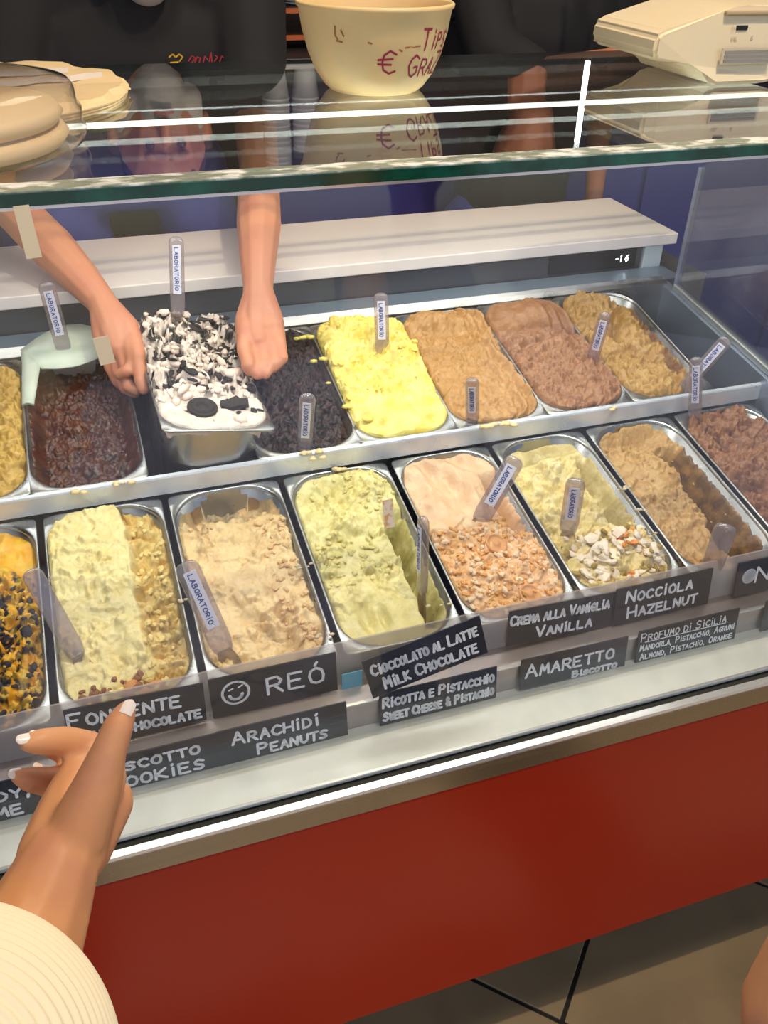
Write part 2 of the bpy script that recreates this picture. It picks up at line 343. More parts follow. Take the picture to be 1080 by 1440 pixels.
# ---------------------------------------------------------------- stroke lettering
F = {
'A': [[(0, 0), (.5, 1), (1, 0)], [(.2, .38), (.8, .38)]],
'B': [[(0, 0), (0, 1), (.6, 1), (.85, .8), (.6, .55), (0, .55)], [(.6, .55), (1, .3), (.7, 0), (0, 0)]],
'C': [[(1, .85), (.6, 1), (.2, .85), (0, .5), (.2, .12), (.6, 0), (1, .15)]],
'D': [[(0, 0), (0, 1), (.5, .95), (.95, .6), (.9, .25), (.5, 0), (0, 0)]],
'E': [[(.9, 1), (0, 1), (0, 0), (.95, 0)], [(0, .52), (.75, .52)]],
'F': [[(.95, 1), (0, 1), (0, 0)], [(0, .52), (.7, .52)]],
'G': [[(1, .85), (.6, 1), (.2, .85), (0, .5), (.2, .12), (.6, 0), (1, .15), (1, .45), (.6, .45)]],
'H': [[(0, 0), (0, 1)], [(1, 0), (1, 1)], [(0, .5), (1, .5)]],
'I': [[(.5, 0), (.5, .8)], [(.45, 1.08), (.6, 1.2)]],
'K': [[(0, 0), (0, 1)], [(.9, 1), (0, .45), (1, 0)]],
'L': [[(0, 1), (0, 0), (.9, 0)]],
'M': [[(0, 0), (.1, 1), (.5, .35), (.9, 1), (1, 0)]],
'N': [[(0, 0), (.05, 1), (.95, 0), (1, 1)]],
'O': [[(.5, 1), (.12, .82), (0, .5), (.12, .15), (.5, 0), (.88, .15), (1, .5), (.88, .85), (.5, 1)]],
'P': [[(0, 0), (0, 1), (.7, 1), (.95, .75), (.7, .5), (0, .5)]],
'R': [[(0, 0), (0, 1), (.7, 1), (.95, .75), (.7, .5), (0, .5)], [(.4, .5), (1, 0)]],
'S': [[(.95, .85), (.5, 1), (.1, .82), (.2, .57), (.8, .42), (.9, .18), (.5, 0), (0, .12)]],
'T': [[(0, 1), (1, 1)], [(.5, 1), (.5, 0)]],
'U': [[(0, 1), (.05, .25), (.45, 0), (.9, .25), (1, 1)]],
'V': [[(0, 1), (.5, 0), (1, 1)]],
'W': [[(0, 1), (.25, 0), (.5, .7), (.75, 0), (1, 1)]],
'Y': [[(0, 1), (.5, .5), (1, 1)], [(.5, .5), (.5, 0)]],
'Z': [[(0, 1), (1, 1), (0, 0), (1, 0)]],
'&': [[(1, 0), (.2, .75), (.4, 1), (.65, .8), (.1, .3), (.35, 0), (.9, .4)]],
',': [[(.3, .05), (.15, -.2)]],
'-': [[(.1, .5), (.9, .5)]],
'1': [[(.3, .8), (.55, 1), (.55, 0)]],
'6': [[(.9, .95), (.3, .8), (.05, .3), (.4, 0), (.9, .2), (.8, .5), (.1, .4)]],
'\u20ac': [[(1, .85), (.65, 1), (.3, .8), (.2, .5), (.3, .15), (.65, 0), (1, .1)], [(0, .6), (.8, .62)], [(0, .4), (.75, .42)]],
'\u00d3': [[(.5, 1), (.12, .82), (0, .5), (.12, .15), (.5, 0), (.88, .15), (1, .5), (.88, .85), (.5, 1)], [(.4, 1.15), (.6, 1.35)]],
}
def strokes_mesh(strokes, wd, mapf):
    """flat ribbons with rounded ends; mapf maps 2D to 3D"""
    V = []; Fc = []
    for st in strokes:
        for (x0, y0), (x1, y1) in zip(st[:-1], st[1:]):
            d = Vector((x1-x0, y1-y0)); l = d.length
            if l < 1e-9: continue
            d /= l; n = Vector((-d.y, d.x)); a = math.atan2(d.y, d.x); r = wd/2; b = len(V)
            ring = []
            for k in range(5):
                t = a-PI/2+PI*k/4; ring.append((x1+r*math.cos(t), y1+r*math.sin(t)))
            for k in range(5):
                t = a+PI/2+PI*k/4; ring.append((x0+r*math.cos(t), y0+r*math.sin(t)))
            V += [mapf(p) for p in ring]; Fc.append(tuple(range(b, b+10)))
    return V, Fc
def text_strokes(txt, x, y, h, wf=0.62, gap=0.24, jit=0.05, slope=0.0):
    out = []
    for ch in txt:
        if ch == ' ': x += h*wf*0.7; continue
        small = ch.islower(); hh = h*0.78 if small else h
        ww = hh*wf*(0.45 if ch.upper() in 'I1,' else 1)
        for st in F.get(ch.upper(), []):
            out.append([(x+px*ww+random.uniform(-jit, jit)*hh*.5, y+slope*x+py*hh+random.uniform(-jit, jit)*hh*.5) for px, py in st])
        x += ww+hh*gap
    return out, x
def fit_text(txt, cx, y, h, width):
    s, xe = text_strokes(txt, 0, y, h)
    xe -= h*.2; k = width/xe
    return [[(cx+(px*k-width/2), py) for px, py in st] for st in s]
def circle(cx, cy, r, n=16, a0=0, a1=2*PI): return [(cx+r*math.cos(a0+(a1-a0)*i/n), cy+r*math.sin(a0+(a1-a0)*i/n)) for i in range(n+1)]

# ---------------------------------------------------------------- slate labels
def slate(x, y, z, wd, ht, ang, label, lines, extra=None, lean=8):
    o = empty('slate_label', (x, y, z), label=label, cat='label', group=None)
    o.rotation_euler = Euler((math.radians(-lean), math.radians(-ang), 0), 'XYZ')
    box('board', -wd/2, wd/2, 0, .0022, -ht/2, ht/2, M['board'], o, bev=.0006)
    st = []
    for (t, cx, cy, h, tw) in lines: st += fit_text(t, cx*wd, cy*ht, h*ht, tw*wd)
    V, Fc = strokes_mesh(st, (.0036 if ht > .0001 else 0) if not any(l[3] < .2 for l in lines) else .0019, lambda p: (p[0], -.0006, p[1]))
    if extra:
        for pts, w_ in extra:
            V2, F2 = strokes_mesh([pts], w_, lambda p: (p[0], -.0006, p[1])); b = len(V); V += V2; Fc += [tuple(i+b for i in f) for f in F2]
    mk('lettering', V, Fc, M['chalk'], o, label='white hand lettering')
    return o
UY, LY = -.050, -.0845
slate(.091, UY, -.069, .160, .056, -1.8, 'slate label reading Fondente, Chocolate, partly behind the pointing hand', [('Fondente', -.08, .02, .36, .80), ('Dark Chocolate', .02, -.38, .26, .88)])
sm = [(circle(-.049, .003, .0165, 20), .0032), ([(-.057, .008), (-.052, .010)], .0022), ([(-.045, .010), (-.040, .0125)], .0022), (circle(-.049, .001, .008, 8, PI*1.05, PI*1.95), .004)]
slate(.258, UY, -.071, .160, .059, 0, 'slate label reading OREO with a smiling face drawn as the first O', [('RE\u00d3', .17, -.18, .40, .46)], sm)
slate(.4475, -.0785, -.0525, .160, .062, 12.5, 'slate label reading Cioccolato al Latte, Milk Chocolate, tilted up to the right', [('Cioccolato al Latte', .0, .06, .26, .90), ('Milk Chocolate', .02, -.36, .28, .80)])
slate(.660, UY+.003, -.072, .165, .058, -2.5, 'slate label reading Crema alla Vaniglia, Vanilla, half under its right neighbour', [('Crema alla Vaniglia', -.02, .08, .26, .92), ('Vanilla', .03, -.36, .28, .52)])
slate(.820, UY, -.071, .158, .060, 0, 'slate label reading Nocciola, Hazelnut', [('Nocciola', -.05, .08, .30, .68), ('Hazelnut', .0, -.36, .30, .72)])
slate(1.023, UY, -.072, .160, .058, 0, 'slate label with a round white sticker and letters cut off by the picture edge', [('Noce', .02, -.15, .42, .60)], [(circle(-.058, .004, .006, 12), .013)])
slate(-.105, LY, -.1225, .160, .060, 0, 'slate label at the far left with its words cut off by the picture edge', [('Moody,', .15, .05, .26, .55), ('Some', .12, -.35, .28, .42)])
slate(.100, LY, -.1225, .160, .052, 0, 'slate label reading Biscotto, Cookies, below the pointing hand', [('Biscotto', -.02, .05, .30, .72), ('Cookies', .0, -.42, .36, .72)])
slate(.259, LY, -.1225, .164, .054, 0, 'slate label reading Arachidi, Peanuts', [('Arachidi', -.06, .04, .34, .66), ('Peanuts', .06, -.40, .30, .54)])
slate(.467, LY, -.1225, .165, .052, 0, 'slate label reading Ricotta e Pistacchio with sweet cheese line', [('Ricotta e Pistacchio', .0, .06, .28, .94), ('Sweet Cheese & Pistachio', .0, -.36, .26, .94)])
slate(.667, LY, -.1225, .165, .050, -1, 'slate label reading Amaretto in large letters', [('Amaretto', -.04, -.12, .42, .82), ('Biscotto', .20, -.47, .20, .42)])
slate(.850, LY, -.1225, .168, .054, 0, 'slate label reading Profumo di Sicilia above two lines of small writing', [('Profumo di Sicilia', -.05, .17, .24, .84), ('Mandorla, Pistacchio, Agrumi', .0, -.13, .19, .94), ('Almond, Pistachio, Orange', .0, -.42, .19, .92)], [([(-.072, .007), (.062, .007)], .0016)])
slate(1.058, LY, -.1225, .156, .054, 0, 'slate label with a large T at the right picture edge', [('Torrone', -.05, -.1, .46, .76)])
box('sticker', .344, .371, -.0525, -.051, -.104, -.077, M['teal'], label='small plain teal sticker between the two upper slate labels', cat='sticker')
dg, _ = text_strokes('-1 6', .155, -.012, .013, jit=0)
V, Fc = strokes_mesh(dg, .0022, lambda p: (p[0]+1.03, .7485, p[1]+.125))
t_ = mk('digits', V, Fc, M['digit'], label='lit white digits'); t_.parent = th
t_.matrix_parent_inverse = Matrix.Identity(4)

# ---------------------------------------------------------------- pans
FS = math.atan(.1845); BS = math.atan(.206)
PW, PL = .167, .328
def rrect(w_, y0, y1, r, z, n=8):
    pts = []
    for cx, cy, a0 in ((w_/2-r, y1-r, 0), (-w_/2+r, y1-r, 90), (-w_/2+r, y0+r, 180), (w_/2-r, y0+r, 270)):
        for k in range(n+1):
            a = math.radians(a0+90*k/n); pts.append((cx+r*math.cos(a), cy+r*math.sin(a), z))
    return pts
def pan_mesh(length=PL, depth=.145):
    L_ = length; t = .001
    loops = [rrect(PW-.044, .020, L_-.020, .035, -depth), rrect(PW-.036, .012, L_-.014, .042, -depth+.012), rrect(PW-.010, .006, L_-.006, .052, -.004),
             rrect(PW-.007, .0045, L_-.0045, .054, 0), rrect(PW-.0045, .0032, L_-.0032, .050, .0012), rrect(PW-.002, .001, L_-.001, .010, .0006),
             rrect(PW, 0, L_, .009, -.001), rrect(PW-.002, .001, L_-.001, .010, -.003), rrect(PW-.012, .007, L_-.006, .052, -.004),
             rrect(PW-.034, .011, L_-.013, .042, -depth+.010), rrect(PW-.044, .020, L_-.020, .035, -depth-.002)]
    V = [p for l in loops for p in l]; n = len(loops[0]); Fc = []
    for j in range(len(loops)-1):
        for i in range(n): Fc.append((j*n+i, j*n+(i+1) % n, (j+1)*n+(i+1) % n, (j+1)*n+i))
    Fc.append(tuple(range(n-1, -1, -1))); Fc.append(tuple(range((len(loops)-1)*n, len(loops)*n)))
    return V, Fc
pan_me = None
def frame(row, x):
    if row == 'f': return Matrix.Translation((x, -.0365, -.055-.0365*.1845-.001)) @ Matrix.Rotation(FS, 4, 'X') @ Matrix.Diagonal((1, 1.055, 1, 1))
    return Matrix.Translation((x, .314, .030+.014*.206-.001)) @ Matrix.Rotation(BS, 4, 'X')
def add_pan(mtx, label):
    global pan_me
    if pan_me is None:
        V, Fc = pan_mesh(); o = mk('gelato_pan', V, Fc, M['steel_pan'], smooth=True); pan_me = o.data
        pan_me.shade_smooth()
    else:
        o = bpy.data.objects.new('gelato_pan', pan_me); C.objects.link(o)
    o.matrix_world = mtx
    return props(o, label, 'pan', 'steel gelato pans in the case')

# ---------------------------------------------------------------- gelato
def rich(c, g=1.3): return tuple(v**g*.93 for v in c)
def gmat(name, c1, c2, c3=None, rough=.45, spot=60, sss=.08, bs=.5, bsc=170):
    """c1/c2 blended by the 'blend' attribute of the mesh, c3 = fine speckle"""
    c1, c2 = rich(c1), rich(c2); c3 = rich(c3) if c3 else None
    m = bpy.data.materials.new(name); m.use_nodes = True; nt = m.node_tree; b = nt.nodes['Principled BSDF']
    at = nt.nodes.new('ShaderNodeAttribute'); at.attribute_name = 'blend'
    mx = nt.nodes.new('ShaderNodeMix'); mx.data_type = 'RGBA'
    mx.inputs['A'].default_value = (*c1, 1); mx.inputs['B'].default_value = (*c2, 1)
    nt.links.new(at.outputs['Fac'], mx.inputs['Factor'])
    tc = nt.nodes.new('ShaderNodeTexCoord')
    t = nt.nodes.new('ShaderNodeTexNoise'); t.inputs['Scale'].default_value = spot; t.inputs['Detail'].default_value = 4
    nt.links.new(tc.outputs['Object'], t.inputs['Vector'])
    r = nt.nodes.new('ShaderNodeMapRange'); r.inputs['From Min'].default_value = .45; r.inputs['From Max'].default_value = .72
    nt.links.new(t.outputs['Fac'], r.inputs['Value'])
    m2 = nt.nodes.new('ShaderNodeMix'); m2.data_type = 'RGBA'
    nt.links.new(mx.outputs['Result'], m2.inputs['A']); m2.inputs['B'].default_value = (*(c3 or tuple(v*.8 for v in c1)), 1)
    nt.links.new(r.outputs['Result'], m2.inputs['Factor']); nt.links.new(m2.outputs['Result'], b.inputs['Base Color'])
    b.inputs['Roughness'].default_value = rough; b.inputs['Subsurface Weight'].default_value = sss
    b.inputs['Subsurface Radius'].default_value = (.01, .007, .004); b.inputs['Subsurface Scale'].default_value = .4
    t3 = nt.nodes.new('ShaderNodeTexNoise'); t3.inputs['Scale'].default_value = bsc; t3.inputs['Detail'].default_value = 5
    nt.links.new(tc.outputs['Object'], t3.inputs['Vector'])
    bp = nt.nodes.new('ShaderNodeBump'); bp.inputs['Strength'].default_value = bs; bp.inputs['Distance'].default_value = .003
    nt.links.new(t3.outputs['Fac'], bp.inputs['Height']); nt.links.new(bp.outputs['Normal'], b.inputs['Normal'])
    return m
NU, NV = 96, 190
def gelato(mtx, label, mat_, hf, bf=None, name='gelato', seed=0, length=PL):
    u = np.linspace(-1, 1, NU); v = np.linspace(0, 1, NV); U, Vv = np.meshgrid(u, v)
    y = .005+Vv*(length-.010)
    # rounded-corner half width
    r = .050; hw = np.full_like(y, (PW-.0085)/2)
    for ye, s_ in ((length-.004, 1), (.004, -1)):
        d = np.clip(r-np.abs(ye-y), 0, r); hw = np.minimum(hw, (PW-.0085)/2-(r-np.sqrt(np.clip(r*r-d*d, 0, None))))
    x0 = U*hw
    X = x0/.0835*1.0; S = seed*101
    H = hf(U, Vv, x0, y, S)
    edge = sst(1.0, .93, np.abs(U))*sst(0, .012, Vv)*sst(1, .988, Vv)
    H = H-(1-edge)*.006
    B = bf(U, Vv, x0, y, H, S) if bf else np.zeros_like(H)
    low = np.clip((-.018-H)/.02, 0, 1)      # film of gelato left on the pan walls where it has been scooped out
    H = H+(-.006-.006*np.abs(fbm(y/.02, y*0+S, 2, S))*2-H)*sst(.78, .985, np.abs(U))*low*.9
    x = x0*(1+np.clip(H, -.12, 0)*1.9)
    V = np.stack([x, y, H], -1).reshape(-1, 3)
    idx = np.arange(NU*NV).reshape(NV, NU)
    Fc = np.stack([idx[:-1, :-1], idx[:-1, 1:], idx[1:, 1:], idx[1:, :-1]], -1).reshape(-1, 4)
    nt_ = len(V)
    # skirt down into the pan so that the gelato is a solid block
    ring = list(idx[0, :])+list(idx[1:, -1])+list(idx[-1, -2::-1])+list(idx[-2:0:-1, 0])
    sk = V[ring].copy(); sk[:, 2] = np.minimum(sk[:, 2]-.004, -.085); sk[:, 0] *= .80; sk[:, 1] = np.clip(sk[:, 1], .03, length-.03)
    V = np.vstack([V, sk]); n = len(ring)
    F2 = [(ring[i], nt_+i, nt_+(i+1) % n, ring[(i+1) % n]) for i in range(n)]+[tuple(nt_+i for i in range(n))[::-1]]
    me = bpy.data.meshes.new(name); me.from_pydata(V.tolist(), [], Fc.tolist()+F2); me.update()
    at = me.attributes.new('blend', 'FLOAT', 'POINT'); arr = np.zeros(len(V), dtype=np.float32); arr[:nt_] = np.clip(B, 0, 1).reshape(-1); at.data.foreach_set('value', arr)
    me.materials.append(mat_); me.shade_smooth()
    o = bpy.data.objects.new(name, me); C.objects.link(o); o.matrix_world = mtx
    props(o, label, 'ice cream')
    o_h = (U, Vv, x, y, H)
    return o, o_h
def torn(x, y, S, sc=.013, amp=.005, st=1.0):
    """ripped scoop surface: long curled ridges in patches, smooth planes and small steps between"""
    wx = fbm(x/.035, y/.035, 3, S+5)*.9
    a = (x*.8+y*.6)/sc+wx; b = (-x*.6+y*.8)/(sc*2.1*st)+wx*.8
    t = ridge(a, b, 3, S)
    pt = .25+.75*sst(-.25, .25, fbm(x/.028+3, y/.034, 2, S+33))
    k = fbm(x/.026+5, y/.026, 3, S+21)
    fold = sst(-.04, .04, pn(x/.03+wx, y/.022+wx, S+41))-.5       # overlapping layers with a sharp lip
    return amp*(1.7*(t-.2)*pt+1.0*fold+.8*k)+amp*.45*pt*fbm(x/.005, y/.005, 2, S+9)
def chunks(n, surf, region, size, S, flat=.6, up=.3, long=1.0):
    """n small faceted crumbs lying on a gelato surface, as one mesh"""
    rnd = random.Random(S); U, Vv, X, Y, H = surf; V = []; Fc = []
    ico = [(0, 0, 1), (.89, 0, .45), (.28, .85, .45), (-.72, .53, .45), (-.72, -.53, .45), (.28, -.85, .45), (.72, .53, -.45), (-.28, .85, -.45), (-.89, 0, -.45), (-.28, -.85, -.45), (.72, -.53, -.45), (0, 0, -1)]
    ft = [(0, 1, 2), (0, 2, 3), (0, 3, 4), (0, 4, 5), (0, 5, 1), (1, 6, 2), (2, 7, 3), (3, 8, 4), (4, 9, 5), (5, 10, 1), (2, 6, 7), (3, 7, 8), (4, 8, 9), (5, 9, 10), (1, 10, 6), (11, 7, 6), (11, 8, 7), (11, 9, 8), (11, 10, 9), (11, 6, 10)]
    k = 0
    while k < n:
        u = rnd.uniform(-.93, .93); v = rnd.uniform(.01, .98)
        if rnd.random() > region(u, v): 
            k += .02; continue
        i = int((u+1)/2*(NU-1)); j = int(v*(NV-1)); s = size*rnd.uniform(.4, 1.3)
        R_ = Euler((rnd.uniform(-.5, .5), rnd.uniform(-.5, .5), rnd.uniform(0, 6.28))).to_matrix()
        sx, sy, sz = rnd.uniform(.6, 1.4)*long, rnd.uniform(.5, 1.1)/long**.5, flat*rnd.uniform(.6, 1.2)
        b = len(V); c = Vector((X[j, i], Y[j, i], H[j, i]+s*flat*up))
        for q in ico: V.append(tuple(c+R_ @ Vector((q[0]*sx*s*rnd.uniform(.75, 1.2), q[1]*sy*s, q[2]*sz*s))))
        Fc += [tuple(b+t for t in f) for f in ft]; k += 1
    return V, Fc
def crumbs(name, parent, m, *a, label=None, **k):
    V, Fc = chunks(*a, **k)
    if not m.get('rich') and m.name not in ('black_cookie',):
        bc = m.node_tree.nodes['Principled BSDF'].inputs['Base Color']; bc.default_value = (*rich(tuple(bc.default_value)[:3]), 1); m['rich'] = 1
    o = mk(name, V, Fc, m, parent, kind='stuff', label=label); return o

GF = {}
def add_gel(row, x, panlabel, label, m, hf, bf=None, seed=0, mtx=None):
    mt = mtx if mtx is not None else frame(row, x)
    add_pan(mt, panlabel)
    o, s = gelato(mt, label, m, hf, bf, seed=seed)
    return o, s
fx = lambda i: -.0875+.175*i
bx_ = lambda i: -.087+.1638*i
# --- front row
# A' mango with black chocolate
def h(U, V, x, y, S):
    return -.012+.010*fbm(x/.05, y/.06, 3, S)+(.008+.0*U)*gz(U, V, .3, .8, .8, .15)+torn(x, y, S, .012, .008)*sst(.78, .66, V)+.002*ridge(x/.02, y/.05, 2, S)-.012*sst(.6, .9, V)*sst(.5, -.2, U)
def b(U, V, x, y, H, S): return sst(-.05, .12, fbm(x/.012, y/.012, 3, S+3)+.15*sst(.5, .1, V)-.05)*sst(.80, .68, V+.04*fbm(x/.02, y/.02, 2, S))
oA, sA = add_gel('f', fx(0), 'steel pan at the left end of the front row', 'bright yellow mango gelato under black chocolate shards, cut off at left edge', gmat('mango', (.82, .46, .02), (.018, .012, .008), (.85, .60, .06), rough=.32), h, b, 1)
crumbs('chocolate_shards', oA, M['cookie'], 170, sA, lambda u, v: 1 if v < .68 else 0, .0075, 11, flat=.35)
crumbs('yellow_lumps', oA, P('mango_lumps', (.75, .48, .06), .5), 90, sA, lambda u, v: 1 if v < .65 else 0, .006, 12, flat=.6)
# B' pale yellow
def h(U, V, x, y, S):
    e = sst(.30, .42, U+.06*fbm(x/.02, y/.03, 2, S))
    a = -.002+.010*sst(.52, .60, V+.05*U)+torn(x, y, S, .017, .0045, .7)*(.35+.65*sst(-.3, .3, fbm(x/.05, y/.04, 2, S+2)))-.012*sst(.35, .05, V)
    a -= .012*gz(U, V, -.1, .22, .18, .13)+.008*gz(U, V, .15, .2, .1, .06)
    return a*(1-e)+e*(-.016+torn(x, y, S+7, .012, .007))
def b(U, V, x, y, H, S): return sst(.30, .44, U+.08*fbm(x/.02, y/.03, 2, S))*.75+.5*sst(-.012, -.026, H)+.5*gz(U, V, .1, .09, .35, .05)
oB, sB = add_gel('f', fx(1), 'steel pan behind the Fondente label', 'pale yellow cream gelato with flat smoothed slab at the back', gmat('pale_cream', (.84, .74, .40), (.66, .44, .10), (.80, .66, .30), spot=45), h, b, 2)
crumbs('brown_crumbs', oB, P('brown_crumb', (.35, .16, .08), .7), 60, sB, lambda u, v: 1 if v < .14 and u < .3 else 0, .005, 21)
crumbs('caramel_smear', oB, P('caramel', (.66, .33, .10), .5), 16, sB, lambda u, v: 1 if v < .11 and -.1 < u < .45 else 0, .013, 22, flat=.3)
crumbs('cream_lumps', oB, P('cream_lump', (.82, .66, .28), .5), 90, sB, lambda u, v: 1 if u > .35 and v < .9 else (.3 if v < .12 else 0), .006, 23)
# C' tan
def h(U, V, x, y, S):
    a = -.014+torn(x, y, S, .014, .0055)*(.3+.7*sst(-.25, .35, fbm(x/.06, y/.05, 2, S+2)))+.006*sst(.2, .8, U)
    a -= .035*sst(.80, .95, V+.05*fbm(x/.03, y/.03, 2, S+4))
    a -= .010*np.exp(-((U+.05-.35*np.cos((V-.1)*9))/.16)**2)*sst(.42, .30, V)*sst(.02, .1, V)
    a -= .010*np.exp(-((U-.45-.6*(.2-V))/.10)**2)*sst(.36, .28, V)
    return a+.004*fbm(x/.04, y/.05, 2, S+8)
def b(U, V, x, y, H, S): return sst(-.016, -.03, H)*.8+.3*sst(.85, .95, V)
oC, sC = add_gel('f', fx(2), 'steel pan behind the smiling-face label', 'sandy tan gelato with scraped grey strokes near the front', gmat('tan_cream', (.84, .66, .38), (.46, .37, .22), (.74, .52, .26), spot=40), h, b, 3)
crumbs('tan_lumps', oC, P('tan_lump', (.78, .56, .30), .5), 110, sC, lambda u, v: 1 if u > .45 and v < .8 else (.15 if .8 < v < .93 else 0), .0055, 31)
# D' pistachio
def h(U, V, x, y, S):
    a = -.010+torn(x, y, S, .013, .006)*(.25+.75*sst(-.2, .3, fbm(x/.05, y/.05, 2, S+2)))*sst(.12, .30, V)
    a += .022*gz(U, V, .55, .84, .45, .12)+.018*gz(U, V, -.3, .66, .7, .09)-.022*gz(U, V, -.15, .87, .5, .075)+.010*gz(U, V, .0, .98, .9, .04)
    a -= .055*sst(.50, .66, U+.05*fbm(x/.02, y/.03, 2, S+1))*sst(.72, .60, V)*sst(.02, .16, V)
    a -= .018*gz(U, V, -.45, .17, .13, .09)+.012*gz(U, V, -.15, .16, .07, .05)
    return a+.005*np.sin(U*9+V*6)*sst(.4, .2, V)*.5
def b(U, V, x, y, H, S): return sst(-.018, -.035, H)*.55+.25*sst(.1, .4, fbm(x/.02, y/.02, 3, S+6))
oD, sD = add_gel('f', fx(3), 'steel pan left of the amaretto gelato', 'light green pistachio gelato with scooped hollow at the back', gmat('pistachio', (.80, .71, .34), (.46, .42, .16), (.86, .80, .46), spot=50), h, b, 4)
crumbs('green_lumps', oD, P('green_lump', (.76, .68, .32), .5), 130, sD, lambda u, v: 1 if (.35 < v < .62 and u < .4) or (v > .9) or (u > .6 and v < .2) or (u > .2 and v > .7) else 0, .0055, 41)
# E' amaretto
def h(U, V, x, y, S):
    a = -.006+.004*fbm(x/.04, y/.05, 3, S)+torn(x, y, S, .011, .004)*sst(.62, .5, V)
    a += .010*ridge(x/.05+V, y/.09, 2, S+2)*sst(.5, .7, V)-.014*gz(U, V, -.35, .86, .35, .10)
    a -= .05*sst(.52, .68, U+.25*(.62-V)*0)*sst(.40, .56, V)*sst(.86, .74, V)
    a += .005*np.sin((x+.02*np.sin(y/.025)+.5*y)/.010)*sst(.55, .68, V)
    return a+.012*gz(U, V, -.1, .3, .8, .25)
def b(U, V, x, y, H, S): return sst(.60, .46, V+.07*fbm(x/.02, y/.02, 3, S+3))*(.55+.45*sst(-.3, .2, fbm(x/.015, y/.015, 3, S+4)))*sst(.02, .10, V)
oE, sE = add_gel('f', fx(4), 'steel pan holding the pinkish amaretto gelato', 'pinkish beige gelato strewn with orange biscuit crumbs', gmat('amaretto', (.80, .57, .38), (.82, .52, .24), (.88, .68, .48), spot=38), h, b, 5)
crumbs('biscuit_crumbs', oE, P('biscuit_crumb', (.78, .46, .19), .75), 300, sE, lambda u, v: 1 if v < .52 and v > .05 else 0, .0042, 51)
crumbs('pale_crumbs', oE, P('pale_crumb', (.88, .70, .50), .6), 160, sE, lambda u, v: 1 if v < .5 else 0, .005, 52)
# F' ricotta
def h(U, V, x, y, S):
    a = -.016+.006*fbm(x/.04, y/.05, 3, S)+torn(x, y, S, .014, .006)*sst(.95, .8, V)
    a += .022*gz(U, V, .0, .78, .55, .09)-.018*gz(U, V, -.1, .92, .6, .06)+.006*np.sin(V*70+U*4)*sst(.84, .92, V)*.4
    a -= .035*sst(.45, .60, U)*sst(.35, .45, V)*sst(.90, .80, V)
    return a+.020*gz(U, V, .15, .20, .8, .16)
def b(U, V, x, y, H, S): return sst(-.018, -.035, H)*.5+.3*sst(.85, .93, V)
oF, sF = add_gel('f', fx(5), 'steel pan behind the Crema alla Vaniglia label', 'pale ricotta gelato topped with white and orange candied pieces', gmat('ricotta', (.78, .64, .30), (.44, .38, .20), (.84, .74, .46), spot=40), h, b, 6)
crumbs('white_curls', oF, P('white_cream', (.86, .76, .62), .45), 120, sF, lambda u, v: 1 if v < .34 and u > -.75 else 0, .010, 61, flat=.4)
crumbs('candied_peel', oF, P('candied_orange', (.80, .34, .03), .3), 26, sF, lambda u, v: 1 if (v < .14 and -.4 < u < .2) or (.2 < v < .34 and .2 < u < .7) else 0, .007, 62, flat=.5, up=1.2)
crumbs('pistachio_pieces', oF, P('nut_piece', (.42, .30, .04), .5), 46, sF, lambda u, v: 1 if v < .34 else 0, .0055, 63, up=1.3)
# G' nocciola
def h(U, V, x, y, S):
    e = sst(.22, .34, U+.10*fbm(x/.03, y/.03, 2, S+1)-.0*V)*sst(.86, .76, V)*sst(.0, .03, V)
    a = -.014+torn(x, y, S, .016, .006)*(.4+.6*sst(-.2, .3, fbm(x/.05, y/.05, 2, S+2)))
    a += .014*gz(U, V, -.1, .68, .5, .12)-.022*gz(U, V, .0, .90, .8, .06)+.012*gz(U, V, .1, .99, .9, .03)-.018*sst(.45, .15, V)
    return a*(1-e)+e*(-.074+.004*fbm(x/.02, y/.02, 3, S))
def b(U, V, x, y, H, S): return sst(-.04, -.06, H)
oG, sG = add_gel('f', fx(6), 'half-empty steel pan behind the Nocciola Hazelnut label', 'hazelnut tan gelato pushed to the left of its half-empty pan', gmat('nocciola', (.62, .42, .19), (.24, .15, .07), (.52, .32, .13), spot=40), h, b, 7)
crumbs('tan_flecks', oG, P('tan_fleck', (.55, .37, .16), .6), 60, sG, lambda u, v: 1 if u > .3 and v < .8 else .2, .0035, 71)
# H' chocolate
def h(U, V, x, y, S):
    return -.004+.008*fbm(x/.05, y/.05, 3, S)+torn(x, y, S, .016, .007, 1.4)-.012*gz(U, V, -.3, .8, .3, .1)+.010*gz(U, V, .1, .55, .9, .1)
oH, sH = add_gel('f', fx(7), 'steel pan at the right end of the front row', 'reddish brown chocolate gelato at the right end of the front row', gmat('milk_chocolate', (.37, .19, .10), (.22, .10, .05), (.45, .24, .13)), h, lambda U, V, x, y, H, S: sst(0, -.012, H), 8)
# --- back row
def h(U, V, x, y, S):
    return -.004+.006*fbm(x/.05, y/.05, 3, S)+torn(x, y, S, .012, .006)*sst(.1, .6, U)+.004*ridge(x/.03, y/.08, 2, S)
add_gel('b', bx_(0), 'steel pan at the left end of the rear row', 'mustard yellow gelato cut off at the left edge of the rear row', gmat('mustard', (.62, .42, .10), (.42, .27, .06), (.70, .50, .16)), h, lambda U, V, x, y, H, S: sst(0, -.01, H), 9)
def h(U, V, x, y, S):
    return -.042+.007*fbm(x/.04, y/.04, 3, S)+torn(x, y, S, .016, .004)
oI, sI = add_gel('b', bx_(1), 'steel pan under the gelato-smeared spatula', 'glossy dark red-brown chocolate gelato, low in its pan', gmat('dark_chocolate', (.12, .040, .022), (.085, .04, .022), (.20, .085, .04), rough=.3, sss=0), h, lambda U, V, x, y, H, S: sst(.0, .4, fbm(x/.03, y/.03, 2, S)), 10)
